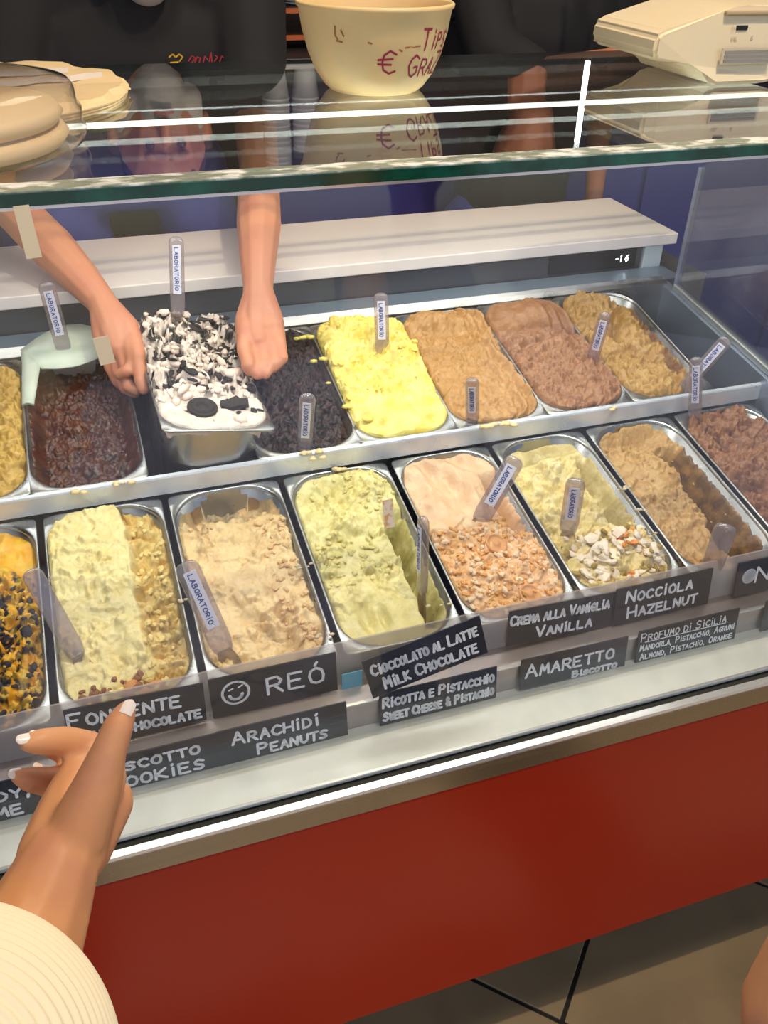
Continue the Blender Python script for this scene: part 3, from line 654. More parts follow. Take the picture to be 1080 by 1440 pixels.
crumbs('dark_lumps', oI, P('dark_lump', (.10, .035, .02), .4), 40, sI, lambda u, v: .8, .0045, 101)
def h(U, V, x, y, S):
    return -.018+.010*fbm(x/.05, y/.05, 3, S)+torn(x, y, S, .010, .005)+.015*sst(.6, .9, V)
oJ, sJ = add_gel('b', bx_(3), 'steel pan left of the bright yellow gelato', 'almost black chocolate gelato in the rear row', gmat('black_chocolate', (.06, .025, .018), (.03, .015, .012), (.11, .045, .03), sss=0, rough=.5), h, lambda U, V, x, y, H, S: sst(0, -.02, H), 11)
crumbs('black_crumbs', oJ, P('black_crumb', (.03, .012, .009), .6), 220, sJ, lambda u, v: 1, .0045, 111)
def h(U, V, x, y, S):
    a = .010+.008*fbm(x/.05, y/.05, 3, S)+torn(x, y, S, .018, .005)*sst(.18, .34, V)+.022*gz(U, V, .0, .72, .9, .24)
    a += .014*gz(U, V, .75, .60, .35, .10)-.016*gz(U, V, .05, .62, .16, .09)-.012*gz(U, V, .25, .45, .08, .12)
    return a+.003*fbm(x/.05, y/.02, 2, S+7)-.006*sst(.2, .05, V)
def b(U, V, x, y, H, S): return .75*sst(-.1, .5, fbm(x/.025, y/.025, 3, S+3))
oK, sK = add_gel('b', bx_(4), 'steel pan under the bright yellow gelato', 'bright lemon yellow gelato heaped in the rear row', gmat('bright_yellow', (.90, .78, .27), (.88, .68, .13), (.92, .82, .38), spot=30), h, b, 12)
crumbs('yellow_bits', oK, P('yellow_bit', (.88, .74, .22), .5), 40, sK, lambda u, v: 1 if v > .3 else 0, .007, 121)
def strokes(U, V, x, k): return np.sin(x/.0045+V*5*k+4*V*V)
def h(U, V, x, y, S):
    a = .004+.006*fbm(x/.05, y/.06, 3, S)+torn(x, y, S, .013, .004)*.7+.008*sst(.2, .6, U)*np.sin(U*20+V*9)*.6
    return a+.016*gz(U, V, -.2, .88, .7, .08)-.012*gz(U, V, -.1, .78, .7, .05)+.006*gz(U, V, -.7, .85, .3, .1)
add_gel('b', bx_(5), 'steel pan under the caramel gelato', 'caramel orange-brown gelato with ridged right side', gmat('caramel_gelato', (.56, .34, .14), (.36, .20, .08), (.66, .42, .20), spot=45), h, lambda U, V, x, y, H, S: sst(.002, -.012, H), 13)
def h(U, V, x, y, S):
    a = .006+.006*fbm(x/.05, y/.06, 3, S)+torn(x, y, S, .012, .005)*sst(.75, .55, V)
    a += .016*gz(U, V, -.1, .85, .8, .12)-.010*np.exp(-((V-.72+.08*U*U)/.025)**2)-.008*np.exp(-((V-.60-.05*U)/.02)**2)*sst(.6, .3, U)
    return a+.004*np.sin(U*22)*sst(.1, .5, U)
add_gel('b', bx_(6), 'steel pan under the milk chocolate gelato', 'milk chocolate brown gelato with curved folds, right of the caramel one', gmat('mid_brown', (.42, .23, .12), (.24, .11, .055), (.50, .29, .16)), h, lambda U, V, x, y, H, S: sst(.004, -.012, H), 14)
def h(U, V, x, y, S):
    e = sst(.45, .60, U+.12*fbm(x/.03, y/.03, 2, S+1))
    a = .004+.010*fbm(x/.04, y/.05, 3, S)+torn(x, y, S, .020, .0052)+.012*gz(U, V, -.3, .85, .6, .14)+.010*gz(U, V, .2, .55, .3, .1)
    a -= .014*np.exp(-((U-.05-.3*np.sin(V*9))/.12)**2)
    return a*(1-e)+e*(-.030+.004*fbm(x/.02, y/.02, 3, S))
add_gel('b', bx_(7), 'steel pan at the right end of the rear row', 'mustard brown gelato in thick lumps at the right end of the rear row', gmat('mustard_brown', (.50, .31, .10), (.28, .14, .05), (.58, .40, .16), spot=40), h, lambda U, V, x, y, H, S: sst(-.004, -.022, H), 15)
# --- lifted pan
om = Matrix.Translation((.268, .302, .098)) @ Euler((.066, .168, .032), 'XYZ').to_matrix().to_4x4()
def h(U, V, x, y, S):
    m = sst(.20, .36, V)
    a = .004+.016*sst(.3, .9, V)+.006*fbm(x/.05, y/.05, 2, S)+(torn(x, y, S, .016, .012, .8)+.003)*m
    return a+.006*torn(x, y, S+4, .02, .2)*(1-m)-.006*gz(U, V, -.25, .17, .5, .10)
def b(U, V, x, y, H, S): return sst(.08, .16, fbm(x/.020, y/.014, 3, S+3)+.18*sst(.3, .8, V)-.05)*sst(.20, .30, V)
add_pan(om, 'steel pan lifted out of the rear row by two hands')
oO, sO = gelato(om, 'white cookies and cream gelato streaked with black crumbs, in the lifted pan', gmat('cookies_cream', (.84, .75, .66), (.016, .012, .012), (.76, .64, .56), spot=40, rough=.4), h, b, seed=16)
crumbs('black_cookie_crumbs', oO, M['cookie'], 150, sO, lambda u, v: (1 if .3 < v and math.sin(u*5+v*9)+math.sin(v*21) > -.4 else (.3 if u > .3 and v > .1 else 0)), .0080, 161, flat=.4, up=.75, long=1.2)
crumbs('cream_curls', oO, P('cream_curl', (.90, .76, .66), .45), 210, sO, lambda u, v: 1 if v > .24 else .1, .0085, 162, flat=.6, up=.2, long=1.35).data.shade_smooth()
def disc_cookie(name, mtx, r, t, m, label, cat='cookie'):
    prof = [(0, 0), (r*.94, 0), (r, t*.3), (r, t*.75), (r*.96, t), (r*.80, t*1.02), (r*.78, t*.88), (r*.3, t*.88), (r*.28, t), (0, t)]
    o = lathe(name, prof, m, n=40, label=label, cat=cat); o.matrix_world = mtx; return o
def surf_pt(s, u, v): 
    U, Vv, X, Y, H = s; i = int((u+1)/2*(NU-1)); j = int(v*(NV-1)); return Vector((X[j, i], Y[j, i], H[j, i]))
c_ = surf_pt(sO, -.20, .17); 
ck = disc_cookie('cookie', om @ Matrix.Translation(c_+Vector((0, 0, .004))) @ Euler((.10, -.05, .3)).to_matrix().to_4x4(), .0225, .007, M['cookie'], 'round black cookie lying whole on the cream near the pan front')
V = []; Fc = []
a0 = [(-.022, -.006), (-.010, -.013), (.004, -.010), (.020, -.012), (.024, .004), (.012, .006), (.008, .014), (-.006, .008), (-.020, .007)]
V = [(x, y, 0) for x, y in a0]+[(x*.95, y*.95, .006) for x, y in a0]; n = len(a0)
Fc = [tuple(range(n))[::-1], tuple(range(n, 2*n))]+[(i, (i+1) % n, n+(i+1) % n, n+i) for i in range(n)]
bc = mk('broken_cookie', V, Fc, M['cookie'], label='broken half of a black cookie to the right of the whole one', cat='cookie')
bc.matrix_world = om @ Matrix.Translation(surf_pt(sO, .42, .19)+Vector((0, 0, .004))) @ Euler((.15, -.1, .1)).to_matrix().to_4x4()
for (u, v, lb) in ((.08, .37, 'round almond biscuit lying amid the orange crumbs'), (.28, .09, 'round almond biscuit half buried at the front of the orange crumbs')):
    disc_cookie('biscuit', frame('f', fx(4)) @ Matrix.Translation(surf_pt(sE, u, v)+Vector((0, 0, .001))) @ Euler((.15, .1, 0)).to_matrix().to_4x4(), .0165, .006, M['amcookie'], lb, 'biscuit')

# bits of gelato on the divider bar and rims
def smear(name, pts, m, label, size=.006, seed=1):
    rnd = random.Random(seed); V = []; Fc = []
    for (x, y, z, n) in pts:
        for k in range(n):
            bm = bmesh.new(); s = size*rnd.uniform(.5, 1.1)
            bmesh.ops.create_icosphere(bm, subdivisions=1, radius=s)
            b = len(V); c = Vector((x+rnd.uniform(-.015, .015), y+rnd.uniform(-.004, .004), z))
            for v in bm.verts: V.append(tuple(c+Vector((v.co.x*rnd.uniform(.9, 1.5), v.co.y*.8, v.co.z*.55))*1.0))
            Fc += [tuple(b+vv.index for vv in f.verts) for f in bm.faces]; bm.free()
    return mk(name, V, Fc, m, label=label, cat='gelato bits', kind='stuff', smooth=True)
smear('gelato_bits', [(.12, .305, .034, 5), (.07, .303, .032, 3), (.405, .306, .036, 9), (.408, .300, .030, 5), (.44, .298, .004, 5), (.70, .306, .035, 9), (.72, .306, .035, 6), (.755, .300, .033, 4), (.925, .303, .033, 2)], P('cream_bits', (.76, .60, .30), .5), 'dried cream gelato bits stuck on the strip between the rows')
smear('gelato_bits', [(.465, .585, .10, 8), (.478, .52, .085, 6), (.487, .46, .07, 3), (.60, .60, .10, 2), (.49, .40, .055, 3), (.505, .36, .05, 3)], P('yellow_bits2', (.80, .68, .14), .5), 'yellow gelato bits on the rims left of the yellow pan', .007, 5)
smear('gelato_bits', [(.335, -.004, -.05, 3), (.5, .01, -.052, 3), (.175, .10, -.034, 4), (.345, .12, -.03, 5), (.86, .10, -.03, 5), (.87, .15, -.02, 5), (.855, .05, -.04, 4)], P('rim_bits', (.62, .50, .30), .5), 'small drips of gelato along the rims of the front pans', .004, 6)

# ---------------------------------------------------------------- spatulas
cam_pos = Vector(cam.location)
def spatula(bot, top, label, m_st=True, txt='laboratorio', wd=.025, blade=.05, bm_=None, coat=None, face=None):
    b_ = Vector(bot); t_v = Vector(top); ax = (t_v-b_).normalized(); L_ = (t_v-b_).length
    fc = Vector(face) if face else (cam_pos-(b_+t_v)/2); n = (fc-ax*fc.dot(ax)).normalized(); s = ax.cross(n).normalized() 
    rot = Matrix((s, -n, ax)).transposed().to_4x4()   # local x = across, -y = towards viewer, z = up the handle
    if rot.to_3x3().determinant() < 0: rot = Matrix((-s, -n, ax)).transposed().to_4x4()
    o = empty('gelato_spatula', label=label, cat='spatula'); o.matrix_world = Matrix.Translation(b_) @ rot
    # handle: rounded bar
    r = wd/2; bm = bmesh.new(); rings = []
    prof = [(.0, .62), (.006, .86), (.018, 1.0), (L_*.5, 1.0), (L_-.010, 1.0), (L_-.004, .86), (L_-.001, .62), (L_, .25)]
    nn = 20
    for z, k in prof:
        ring = []
        for i in range(nn):
            a = 2*PI*i/nn; c, s2 = math.cos(a), math.sin(a)
            ring.append(bm.verts.new((math.copysign(abs(c)**.7, c)*r*k, math.copysign(abs(s2)**.7, s2)*.0055*min(1, k+.15), z)))
        rings.append(ring)
    for a, b2 in zip(rings[:-1], rings[1:]):
        for i in range(nn): bm.faces.new([a[i], a[(i+1) % nn], b2[(i+1) % nn], b2[i]])
    bm.faces.new(rings[0][::-1]); bm.faces.new(rings[-1])
    hd = bm_obj('handle', bm, coat or M['handle'], o, smooth=True)
    if m_st:
        box('sticker', -wd*.27, wd*.27, -.0063, -.0057, L_*.30, L_-.012, M['sticker'], o, bev=.0002)
        ln = L_*.70-.020
        st, xe = text_strokes(txt, 0, 0, .0075, wf=.62, gap=.25, jit=.03)
        k = ln/xe
        V, Fc = strokes_mesh([[(px*k, py) for px, py in q] for q in st], .0013, lambda p: (p[1]-.0037, -.0066, L_-.016-p[0]))
        mk('sticker_print', V, Fc, M['ink'], o, label='dark blue print')
    # blade
    bl = blade; bm = bmesh.new()
    q = [(-r*.62, .004), (-r*.9, -.012), (-r*1.05, -bl), (r*1.05, -bl), (r*.9, -.012), (r*.62, .004)]
    A = [bm.verts.new((x, -.0016, z)) for x, z in q]; B = [bm.verts.new((x, .0016, z)) for x, z in q]
    bm.faces.new(A); bm.faces.new(B[::-1])
    for i in range(6): bm.faces.new([A[i], A[(i+1) % 6], B[(i+1) % 6], B[i]])
    bm_obj('blade', bm, bm_ or M['blade'], o)
    return o
spatula((.033, .049, -.050), (-.005, .115, .050), 'clear spatula leaning over the gap between yellow-black and pale yellow gelato', False)
spatula((.208, .009, -.055), (.177, .060, .060), 'clear spatula with lilac sticker standing left in the sandy tan gelato', wd=.030)
spatula((.487, .041, -.052), (.485, .045, .073), 'clear spatula seen edge-on in the green pistachio pan', True, wd=.022, face=(-1, -.1, .1))
spatula((.617, .147, -.033), (.670, .150, .070), 'clear spatula leaning right, stuck in the pinkish amaretto gelato', wd=.029)
spatula((.740, .092, -.040), (.730, .080, .065), 'clear spatula with lilac sticker upright in the ricotta gelato', wd=.028)
spatula((.910, -.030, -.060), (.895, -.050, .038), 'clear spatula rising behind the right end of the Nocciola label', False, wd=.030)
spatula((1.088, .284, -.003), (1.059, .283, .118), 'clear spatula standing upright in the reddish brown chocolate gelato', wd=.022)
spatula((1.081, .330, .027), (1.120, .290, .142), 'clear spatula leaning right at the right end of the rear row', wd=.024)
GW = P('white_gelato_smear', (.60, .66, .54), .4, noise=(30, (.50, .58, .48), .4, .7))
spatula((.066, .640, .095), (.059, .626, .225), 'spatula with a white sticker, its foot coated in pale gelato', wd=.026, blade=.02, bm_=GW)
spatula((.254, .590, .160), (.268, .610, .285), 'tall clear spatula standing in the lifted pan of cookies and cream', wd=.024)
spatula((.397, .330, .024), (.398, .300, .139), 'clear spatula with white sticker in the almost black gelato', wd=.024)
spatula((.585, .509, .080), (.584, .520, .192), 'clear spatula standing in the bright yellow gelato', wd=.025)
spatula((.679, .325, .034), (.655, .290, .132), 'clear spatula standing at the front of the caramel gelato', wd=.022)
spatula((.952, .424, .060), (.945, .395, .165), 'clear spatula leaning right, between the two brown gelatos', wd=.022)

# pale gelato smeared over the rim of the dark chocolate pan
mtB = frame('b', bx_(1)); V = []; Fc = []
g = []
for i in range(25):
    s_ = i/24
    if s_ < .45:   # left rim, front -> back
        k = s_/.45; c = (-.080+.006*k, .20+.12*k); wdt = .014+.012*k
        g.append(((c[0]-.004, c[1]), (c[0]+wdt, c[1]-.002)))
    else:
        k = (s_-.45)/.55; g.append(((-.082+.165*k, .345+.060*math.sin(k*3)), (-.052+.13*k, .290-.015*math.sin(k*2.5)+.045*k*k)))
rnd = random.Random(4)
for (a, b2) in g:
    for t in (0, .33, .66, 1):
        V.append((a[0]+(b2[0]-a[0])*t, a[1]+(b2[1]-a[1])*t, .004+.004*math.sin(t*PI)+rnd.uniform(0, .002)))
for i in range(24):
    for j in range(3): Fc.append((i*4+j, i*4+j+1, i*4+j+5, i*4+j+4))
b0 = len(V); V += [(x, y, z-.003) for x, y, z in V]
Fc += [tuple(b0+i for i in f[::-1]) for f in Fc]
for i in range(24):
    Fc.append((i*4, i*4+4, b0+i*4+4, b0+i*4)); Fc.append((i*4+3, b0+i*4+3, b0+i*4+7, i*4+7))
o = mk('gelato_smear', V, Fc, GW, label='pale greenish white gelato smeared over the rim of the dark pan', cat='gelato smear', smooth=True); o.matrix_world = mtB

# ---------------------------------------------------------------- things on the glass top
GT = .523
tip = empty('tip_bowl', (.533, .416, GT), label='cream plastic tip bowl with TIPS GRAZIE and a euro sign in maroon', cat='bowl')
R0, R1, HB = .060, .1005, .098
prof = [(0, .004), (.045, .004), (.050, 0), (.058, 0), (.066, .006), (.078, .022), (.088, .045), (.095, .070), (.0995, .096), (.1025, .0985), (.103, .102), (.1005, .104), (.098, .101), (.096, .094), (.091, .068), (.083, .042), (.072, .022), (.055, .010), (0, .009)]
bw = lathe('bowl_body', prof, M['bowl'], tip, n=72)
def on_bowl(p):   # p = (angle in metres along, height)
    a = p[0]/.095; z = p[1]; zz = [.022, .045, .070, .096]; rr = [.078, .088, .095, .0995]
    r = float(np.interp(z, zz, rr))+.0006; th_ = math.radians(-107)+a
    return (r*math.cos(th_), r*math.sin(th_), z)
st = []
s1, _ = text_strokes('Tips', .063, .056, .023, wf=.55, gap=.32, jit=.06); st += s1
s1, _ = text_strokes('GraZie', .049, .025, .025, wf=.60, gap=.26, jit=.06); st += s1
s1, _ = text_strokes('\u20ac', .003, .030, .027, wf=.9, jit=.05); st += s1
fine = []
for q in st:
    o_ = [q[0]]
    for (x0, y0), (x1, y1) in zip(q[:-1], q[1:]):
        n = max(1, int(math.hypot(x1-x0, y1-y0)/.004))
        for k in range(1, n+1): o_.append((x0+(x1-x0)*k/n, y0+(y1-y0)*k/n))
    fine.append(o_)
V, Fc = strokes_mesh(fine, .0026, on_bowl); mk('lettering', V, Fc, M['maroon'], tip, label='maroon hand lettering')
st = [[(-.052, .082), (-.053, .072), (-.050, .068)], [(-.044, .078), (-.041, .072)], [(-.052, .066), (-.044, .065)], [(-.01, .066), (-.006, .065)], [(.038, .060), (.060, .061)], [(.030, .058), (.034, .056)]]
V, Fc = strokes_mesh(st, .0022, on_bowl); mk('stain', V, Fc, P('brown_stain', (.40, .16, .06), .6), tip, kind='stuff', label='small brown stains')

# beige till / payment device
till = empty('payment_device', (1.05, .40, GT), (0, 0, math.radians(-2)), label='aged beige plastic counter device with raised foot, right of the tip bowl', cat='device')
bm = bmesh.new()
sec = [(-.190, .028, .062), (-.198, .034, .058), (-.198, .050, .070)]
# side profile (x,z) of body: flat wedge arm on the left, deep block on the right
pf = [(-.134, .042), (-.128, .033), (-.072, .031), (-.060, .024), (-.050, .010), (-.035, .002), (.045, .002), (.065, .006), (.150, .034), (.150, .101), (.0, .100), (-.02, .098), (-.124, .070), (-.133, .063)]
n = len(pf)
A = [bm.verts.new((x, -.075+(.012 if z > .03 else 0), z)) for x, z in pf]; B = [bm.verts.new((x, .12, z)) for x, z in pf]
bm.faces.new(A); bm.faces.new(B[::-1])
for i in range(n): bm.faces.new([A[i], A[(i+1) % n], B[(i+1) % n], B[i]])
bmesh.ops.bevel(bm, geom=[e for e in bm.edges], offset=.005, segments=3, affect='EDGES', clamp_overlap=True)
bm_obj('housing', bm, M['till'], till)
box('lip', -.035, .148, -.070, -.060, .088, .094, P('lip_brown', (.45, .33, .20), .5), till, bev=.002)
for k in range(3): box('slot', -.030, .045, -.0775, -.072, .032+.0055*k, .0350+.0055*k, M['grille'], till)
box('slot_frame', -.034, .049, -.0765, -.0745, .029, .049, P('slot_surround', (.60, .50, .38), .5), till)
box('socket', -.012, .006, -.0668, -.0620, .070, .076, M['display'], till, label='small black socket')
V, Fc = strokes_mesh(text_strokes('II', -.020, .070, .006)[0]+text_strokes('val', -.018, .057, .006)[0]+text_strokes('60', .014, .057, .006)[0], .0008, lambda p: (p[0], -.0672, p[1]))
mk('moulded_marks', V, Fc, P('faded_print', (.5, .4, .3), .6), till, kind='stuff')

# round boards in paper and the clear tub, left
bd = empty('board_stack', (.005, .450, GT), label='stack of round cream boards half wrapped in torn paper', cat='board stack')
for k in range(3):
    lathe('board', [(0, 0), (.205-.001*k, 0), (.206-.001*k, .0015), (.205-.001*k, .003), (0, .003)], M['card'], bd, n=64, loc=(.002*k, -.002*k, .0035*k+.0004))
V = [(0, 0, .0135)]; Fc = []; rnd = random.Random(3); nr = 90
for q in (.55, .97, 1.0):
    for i in range(nr):
        a = 2*PI*i/nr; R_ = .203+.004*math.sin(i*.31)+.0035*math.sin(i*1.7)+(.004 if i % 11 < 2 else 0)
        V.append((R_*q*math.cos(a), R_*q*math.sin(a), .0135+(.0045*abs(math.sin(i*.35)) if q > .6 else .001*math.sin(i*.9))-(.008 if q == 1.0 else 0)))
Fc += [(0, 1+i, 1+(i+1) % nr) for i in range(nr)]
for k in range(2):
    for i in range(nr): Fc.append((1+k*nr+i, 1+(k+1)*nr+i, 1+(k+1)*nr+(i+1) % nr, 1+k*nr+(i+1) % nr))
mk('torn_paper', V, Fc, M['card'], bd, label='torn paper on top')
V = []; Fc = []
for k, (x0, y0, x1, y1, w_) in enumerate(((.02, -.02, .18, .03, .010), (-.05, .05, .14, .075, .008), (.03, -.03, .05, .04, .012))):
    b0 = len(V)
    for i in range(9):
        t = i/8; cx = x0+(x1-x0)*t; cy = y0+(y1-y0)*t+.006*math.sin(i*1.9)
        V += [(cx, cy-w_, .0150), (cx, cy, .0205), (cx, cy+w_*.8, .0150)]
    for i in range(8):
        for j in range(2): Fc.append((b0+i*3+j, b0+i*3+3+j, b0+i*3+4+j, b0+i*3+1+j))
mk('paper_fold', V, Fc, M['wrap'], bd, kind='stuff', label='raised mauve folds of paper')
tub = empty('clear_tub', (-.005, .188, GT), label='round clear plastic tub with cream wafers inside, at the left edge', cat='tub')
lathe('tub_shell', [(0, .001), (.140, .001), (.150, .006), (.154, .014), (.150, .024), (.1515, .034), (.1475, .036), (.147, .052), (.143, .058), (.120, .062), (0, .064)], M['clear'], tub, n=72)
for k in range(2):
    lathe('wafer', [(0, 0), (.130-.006*k, 0), (.136-.006*k, .008), (.130-.006*k, .016), (0, .018)], M['card'], tub, n=56, loc=(.003*k, -.002*k, .004+.019*k))

# tape pieces on the inside of the front glass
def tape(x, z, w_, h_, rot, label, m=None):
    y = -.100+(z+.149)*.1515-.0012
    o = box('tape_piece', -w_/2, w_/2, -.0008, 0, -h_/2, h_/2, m or M['tape'], label=label, cat='tape')
    o.location = (x, y, z); o.rotation_euler = (math.radians(-8.6), math.radians(rot), 0); return o
tape(.0805, .492, .013, .044, -3, 'upper strip of cream masking tape stuck high on the front glass at left')
tape(.126, .383, .014, .026, -6, 'small cream tape piece on the front glass before the left serving hand')
tape(.400, .163, .012, .036, -3, 'small white and cream paper scrap on the front glass above the green gelato', P('paper_scrap', (.86, .72, .55), .5, noise=(120, (.7, .4, .15), .5, .6)))

# ---------------------------------------------------------------- figures
def flesh(name, segs, m, voxel=.006, parent=None, smooth=6, **k):
    """tapered limbs (ball to ball hulls) fused into one continuous skin"""
    bm = bmesh.new()
    for s in segs:
        (a, ra), (b, rb) = s[0], s[1]; sc = s[2] if len(s) > 2 else None
        tb = bmesh.new()
        for c, r in ((a, ra), (b, rb)):
            mt = Matrix.Translation(c)
            if sc: mt = mt @ Matrix.Diagonal((*sc, 1))
            bmesh.ops.create_icosphere(tb, subdivisions=2, radius=r, matrix=mt)
        q = bmesh.ops.convex_hull(tb, input=tb.verts)
        dead = [v for v in tb.verts if not v.link_faces]
        bmesh.ops.delete(tb, geom=list(set(dead)), context='VERTS')
        inn = [e for e in q.get('geom_interior', []) if isinstance(e, bmesh.types.BMVert) and e.is_valid]
        if inn: bmesh.ops.delete(tb, geom=inn, context='VERTS')
        vm = {}
        for v in tb.verts: vm[v.index if False else v] = bm.verts.new(v.co)
        for f in tb.faces:
            try: bm.faces.new([vm[v] for v in f.verts])
            except ValueError: pass
        tb.free()
    me = bpy.data.meshes.new(name); bm.to_mesh(me); bm.free()
    tmp = bpy.data.objects.new('tmp', me); C.objects.link(tmp)
    rm = tmp.modifiers.new('r', 'REMESH'); rm.mode = 'VOXEL'; rm.voxel_size = voxel
    if smooth:
        sm_ = tmp.modifiers.new('s', 'SMOOTH'); sm_.iterations = smooth; sm_.factor = .5
    dg_ = bpy.context.evaluated_depsgraph_get(); ev = tmp.evaluated_get(dg_)
    out = bpy.data.meshes.new_from_object(ev); bpy.data.objects.remove(tmp)
    out.name = name; out.materials.clear(); out.materials.append(m); out.shade_smooth()
    o = bpy.data.objects.new(name, out); C.objects.link(o)
    if parent: o.parent = parent
    return props(o, **k)
def chain(*pr):
    pr = [(Vector(p), r) for p, r in pr]; return [(a, b) for a, b in zip(pr[:-1], pr[1:])]
def Vv3(*a): return Vector(a)
# camera-space helper used only to pose joints: a point at a picture position and a distance
def at(px, py, t):
    d = Vector(((px-540)/1237.7, -(py-720)/1237.7, -1.0)); R_ = cam.rotation_euler.to_matrix()
    return Vector(cam.location)+R_ @ (d*t)

# --- customer: pointing hand, forearm, cream knit sleeve
cust = empty('person', (-.25, -.80, FZ), label='customer in a cream ribbed top pointing at the gelato with left hand raised', cat='person')
segs = []
elbow = at(-25, 1480, .50); wrist = at(88, 1205, .56)
shoulder = Vector((-.26, -.80, .42))
segs += chain((shoulder, .050), (elbow, .040), (at(20, 1370, .525), .038), (at(55, 1285, .545), .032), (wrist, .0245))
# flatten wrist/palm from two rows
kn_i = at(138, 1085, .590); kn_p = at(150, 1145, .62)
segs += chain((at(72, 1200, .565), .022), (at(95, 1140, .585), .020), (at(112, 1085, .600), .0135))
segs += chain((at(100, 1200, .565), .023), (at(125, 1140, .585), .019), (at(150, 1095, .600), .014))
segs += chain((at(112, 1195, .575), .021), (at(160, 1130, .610), .014), (at(166, 1120, .62), .011))
segs += chain((at(85, 1190, .585), .019), (at(95, 1120, .62), .014))
# thumb
segs += chain((at(112, 1170, .565), .021), (at(136, 1110, .560), .0165), (at(152, 1060, .556), .0118), (at(167, 1020, .556), .0100), (at(178, 998, .558), .0066))
# index and middle pointing left
segs += chain((at(150, 1075, .605), .013), (at(128, 1050, .612), .0110), (at(92, 1042, .600), .0105), (at(58, 1043, .588), .0092), (at(38, 1045, .582), .0062))
segs += chain((at(140, 1085, .620), .013), (at(112, 1062, .640), .0092), (at(76, 1052, .630), .0084), (at(52, 1040, .618), .0072), (at(44, 1036, .612), .005))
# ring and little finger
segs += chain((at(112, 1110, .612), .014), (at(100, 1098, .628), .0112), (at(68, 1099, .615), .0104), (at(42, 1096, .602), .0090), (at(26, 1092, .596), .0058))
segs += chain((at(95, 1130, .62), .013), (at(84, 1116, .640), .0090), (at(66, 1106, .635), .0082), (at(56, 1092, .625), .0070), (at(52, 1086, .622), .005))
arm = flesh('arm', segs, M['skin'], .0028, None, 5)
def attach(o, root):
    mw = o.matrix_world.copy(); o.parent = root; o.matrix_parent_inverse = Matrix.Translation(root.location).inverted() if not any(root.rotation_euler) else root.matrix_world.inverted(); return o
attach(arm, cust)
def nail(a, b, r, nrm, root, m=None):
    a = Vector(a); b = Vector(b); ax = (b-a); L_ = ax.length; ax.normalize(); n = Vector(nrm); n = (n-ax*n.dot(ax)).normalized(); s = ax.cross(n)
    V = []; Fc = []; rows = 8; cols = 6
    for i in range(rows+1):
        t = i/rows; wv = r*(1.0 if t < .6 else math.sqrt(max(0.02, 1-((t-.6)/.4)**2)))
        for j in range(cols+1):
            q = -1+2*j/cols
            V.append(a+ax*L_*t+s*wv*q+n*(r*.35*(1-q*q)-.0*t))
    for i in range(rows):
        for j in range(cols): k = i*(cols+1)+j; Fc.append((k, k+1, k+cols+2, k+cols+1))
    b0 = len(V); V += [v-n*.0006 for v in V]; Fc += [tuple(b0+i for i in f[::-1]) for f in Fc]
    o = mk('nail', V, Fc, m or M['nail'], smooth=True, label='pale painted nail'); return attach(o, root)
tc_ = (cam_pos-at(170, 1010, .56)).normalized()
nail(at(176, 1004, .5520), at(186, 984, .5560), .0040, tc_, cust)
up_ = Vector((0, 0, 1))
nail(at(42, 1037, .581), at(22, 1041, .576), .0038, up_+tc_*.4, cust)
nail(at(58, 1033, .613), at(40, 1033, .608), .0036, up_+tc_*.4, cust)
nail(at(30, 1086, .596), at(11, 1089, .592), .0038, up_+tc_*.4, cust)
nail(at(58, 1082, .620), at(46, 1078, .616), .004, up_+tc_*.4, cust)
# knit sleeve/shoulder: ribbed ellipsoid shell; ribs run as rings round the arm
sc_ = at(-60, 1560, .42); tgt = at(40, 1345, .47)
def ribbed(name, a, b, R_, cap, m, parent, per=.0062, amp=.0007, n=120):
    """round sleeve with a domed end, ribs following its outline"""
    a = Vector(a); b = Vector(b); ax = (b-a); L_ = ax.length; ax.normalize(); s = ax.orthogonal().normalized(); t = ax.cross(s)
    prof = [(q*(L_-cap)/200, R_) for q in range(200)]+[(L_-cap+cap*math.sin(q*PI/2/300), R_*max(0.0, math.cos(q*PI/2/300))**.75) for q in range(300)]
    V = []; Fc = []; arc = 0
    for i, (z, r) in enumerate(prof):
        z0, r0 = prof[max(0, i-1)]; z1, r1 = prof[min(len(prof)-1, i+1)]
        if i: arc += math.hypot(z-z0, r-r0)
        d = math.hypot(z1-z0, r1-r0) or 1; nz, nr = -(r1-r0)/d, (z1-z0)/d
        h = amp*math.sin(2*PI*arc/per)
        for j in range(n):
            q = 2*PI*j/n; V.append(a+ax*(z+nz*h)+(s*math.cos(q)+t*math.sin(q))*(r+nr*h))
    k = len(prof)
    for i in range(k-1):
        for j in range(n): Fc.append((i*n+j, i*n+(j+1) % n, (i+1)*n+(j+1) % n, (i+1)*n+j))
    Fc.append(tuple(range(n-1, -1, -1))); Fc.append(tuple((k-1)*n+j for j in range(n)))
    return attach(mk(name, V, Fc, m, smooth=True), parent)
ribbed('knit_sleeve', at(-112, 1562, .60), at(-112, 1562, .37), .0965, .09, M['knit'], cust)
tor = flesh('knit_top', chain((Vector((-.30, -.88, -.25)), .13), (Vector((-.32, -.90, .10)), .12), (Vector((-.32, -.90, .36)), .11)), M['knit'], .012); attach(tor, cust)
hd = flesh('head', chain((Vector((-.33, -.90, .40)), .05), (Vector((-.33, -.88, .56)), .05))+chain((Vector((-.33, -.86, .60)), .075), (Vector((-.33, -.89, .68)), .092)), M['skin'], .008); attach(hd, cust)
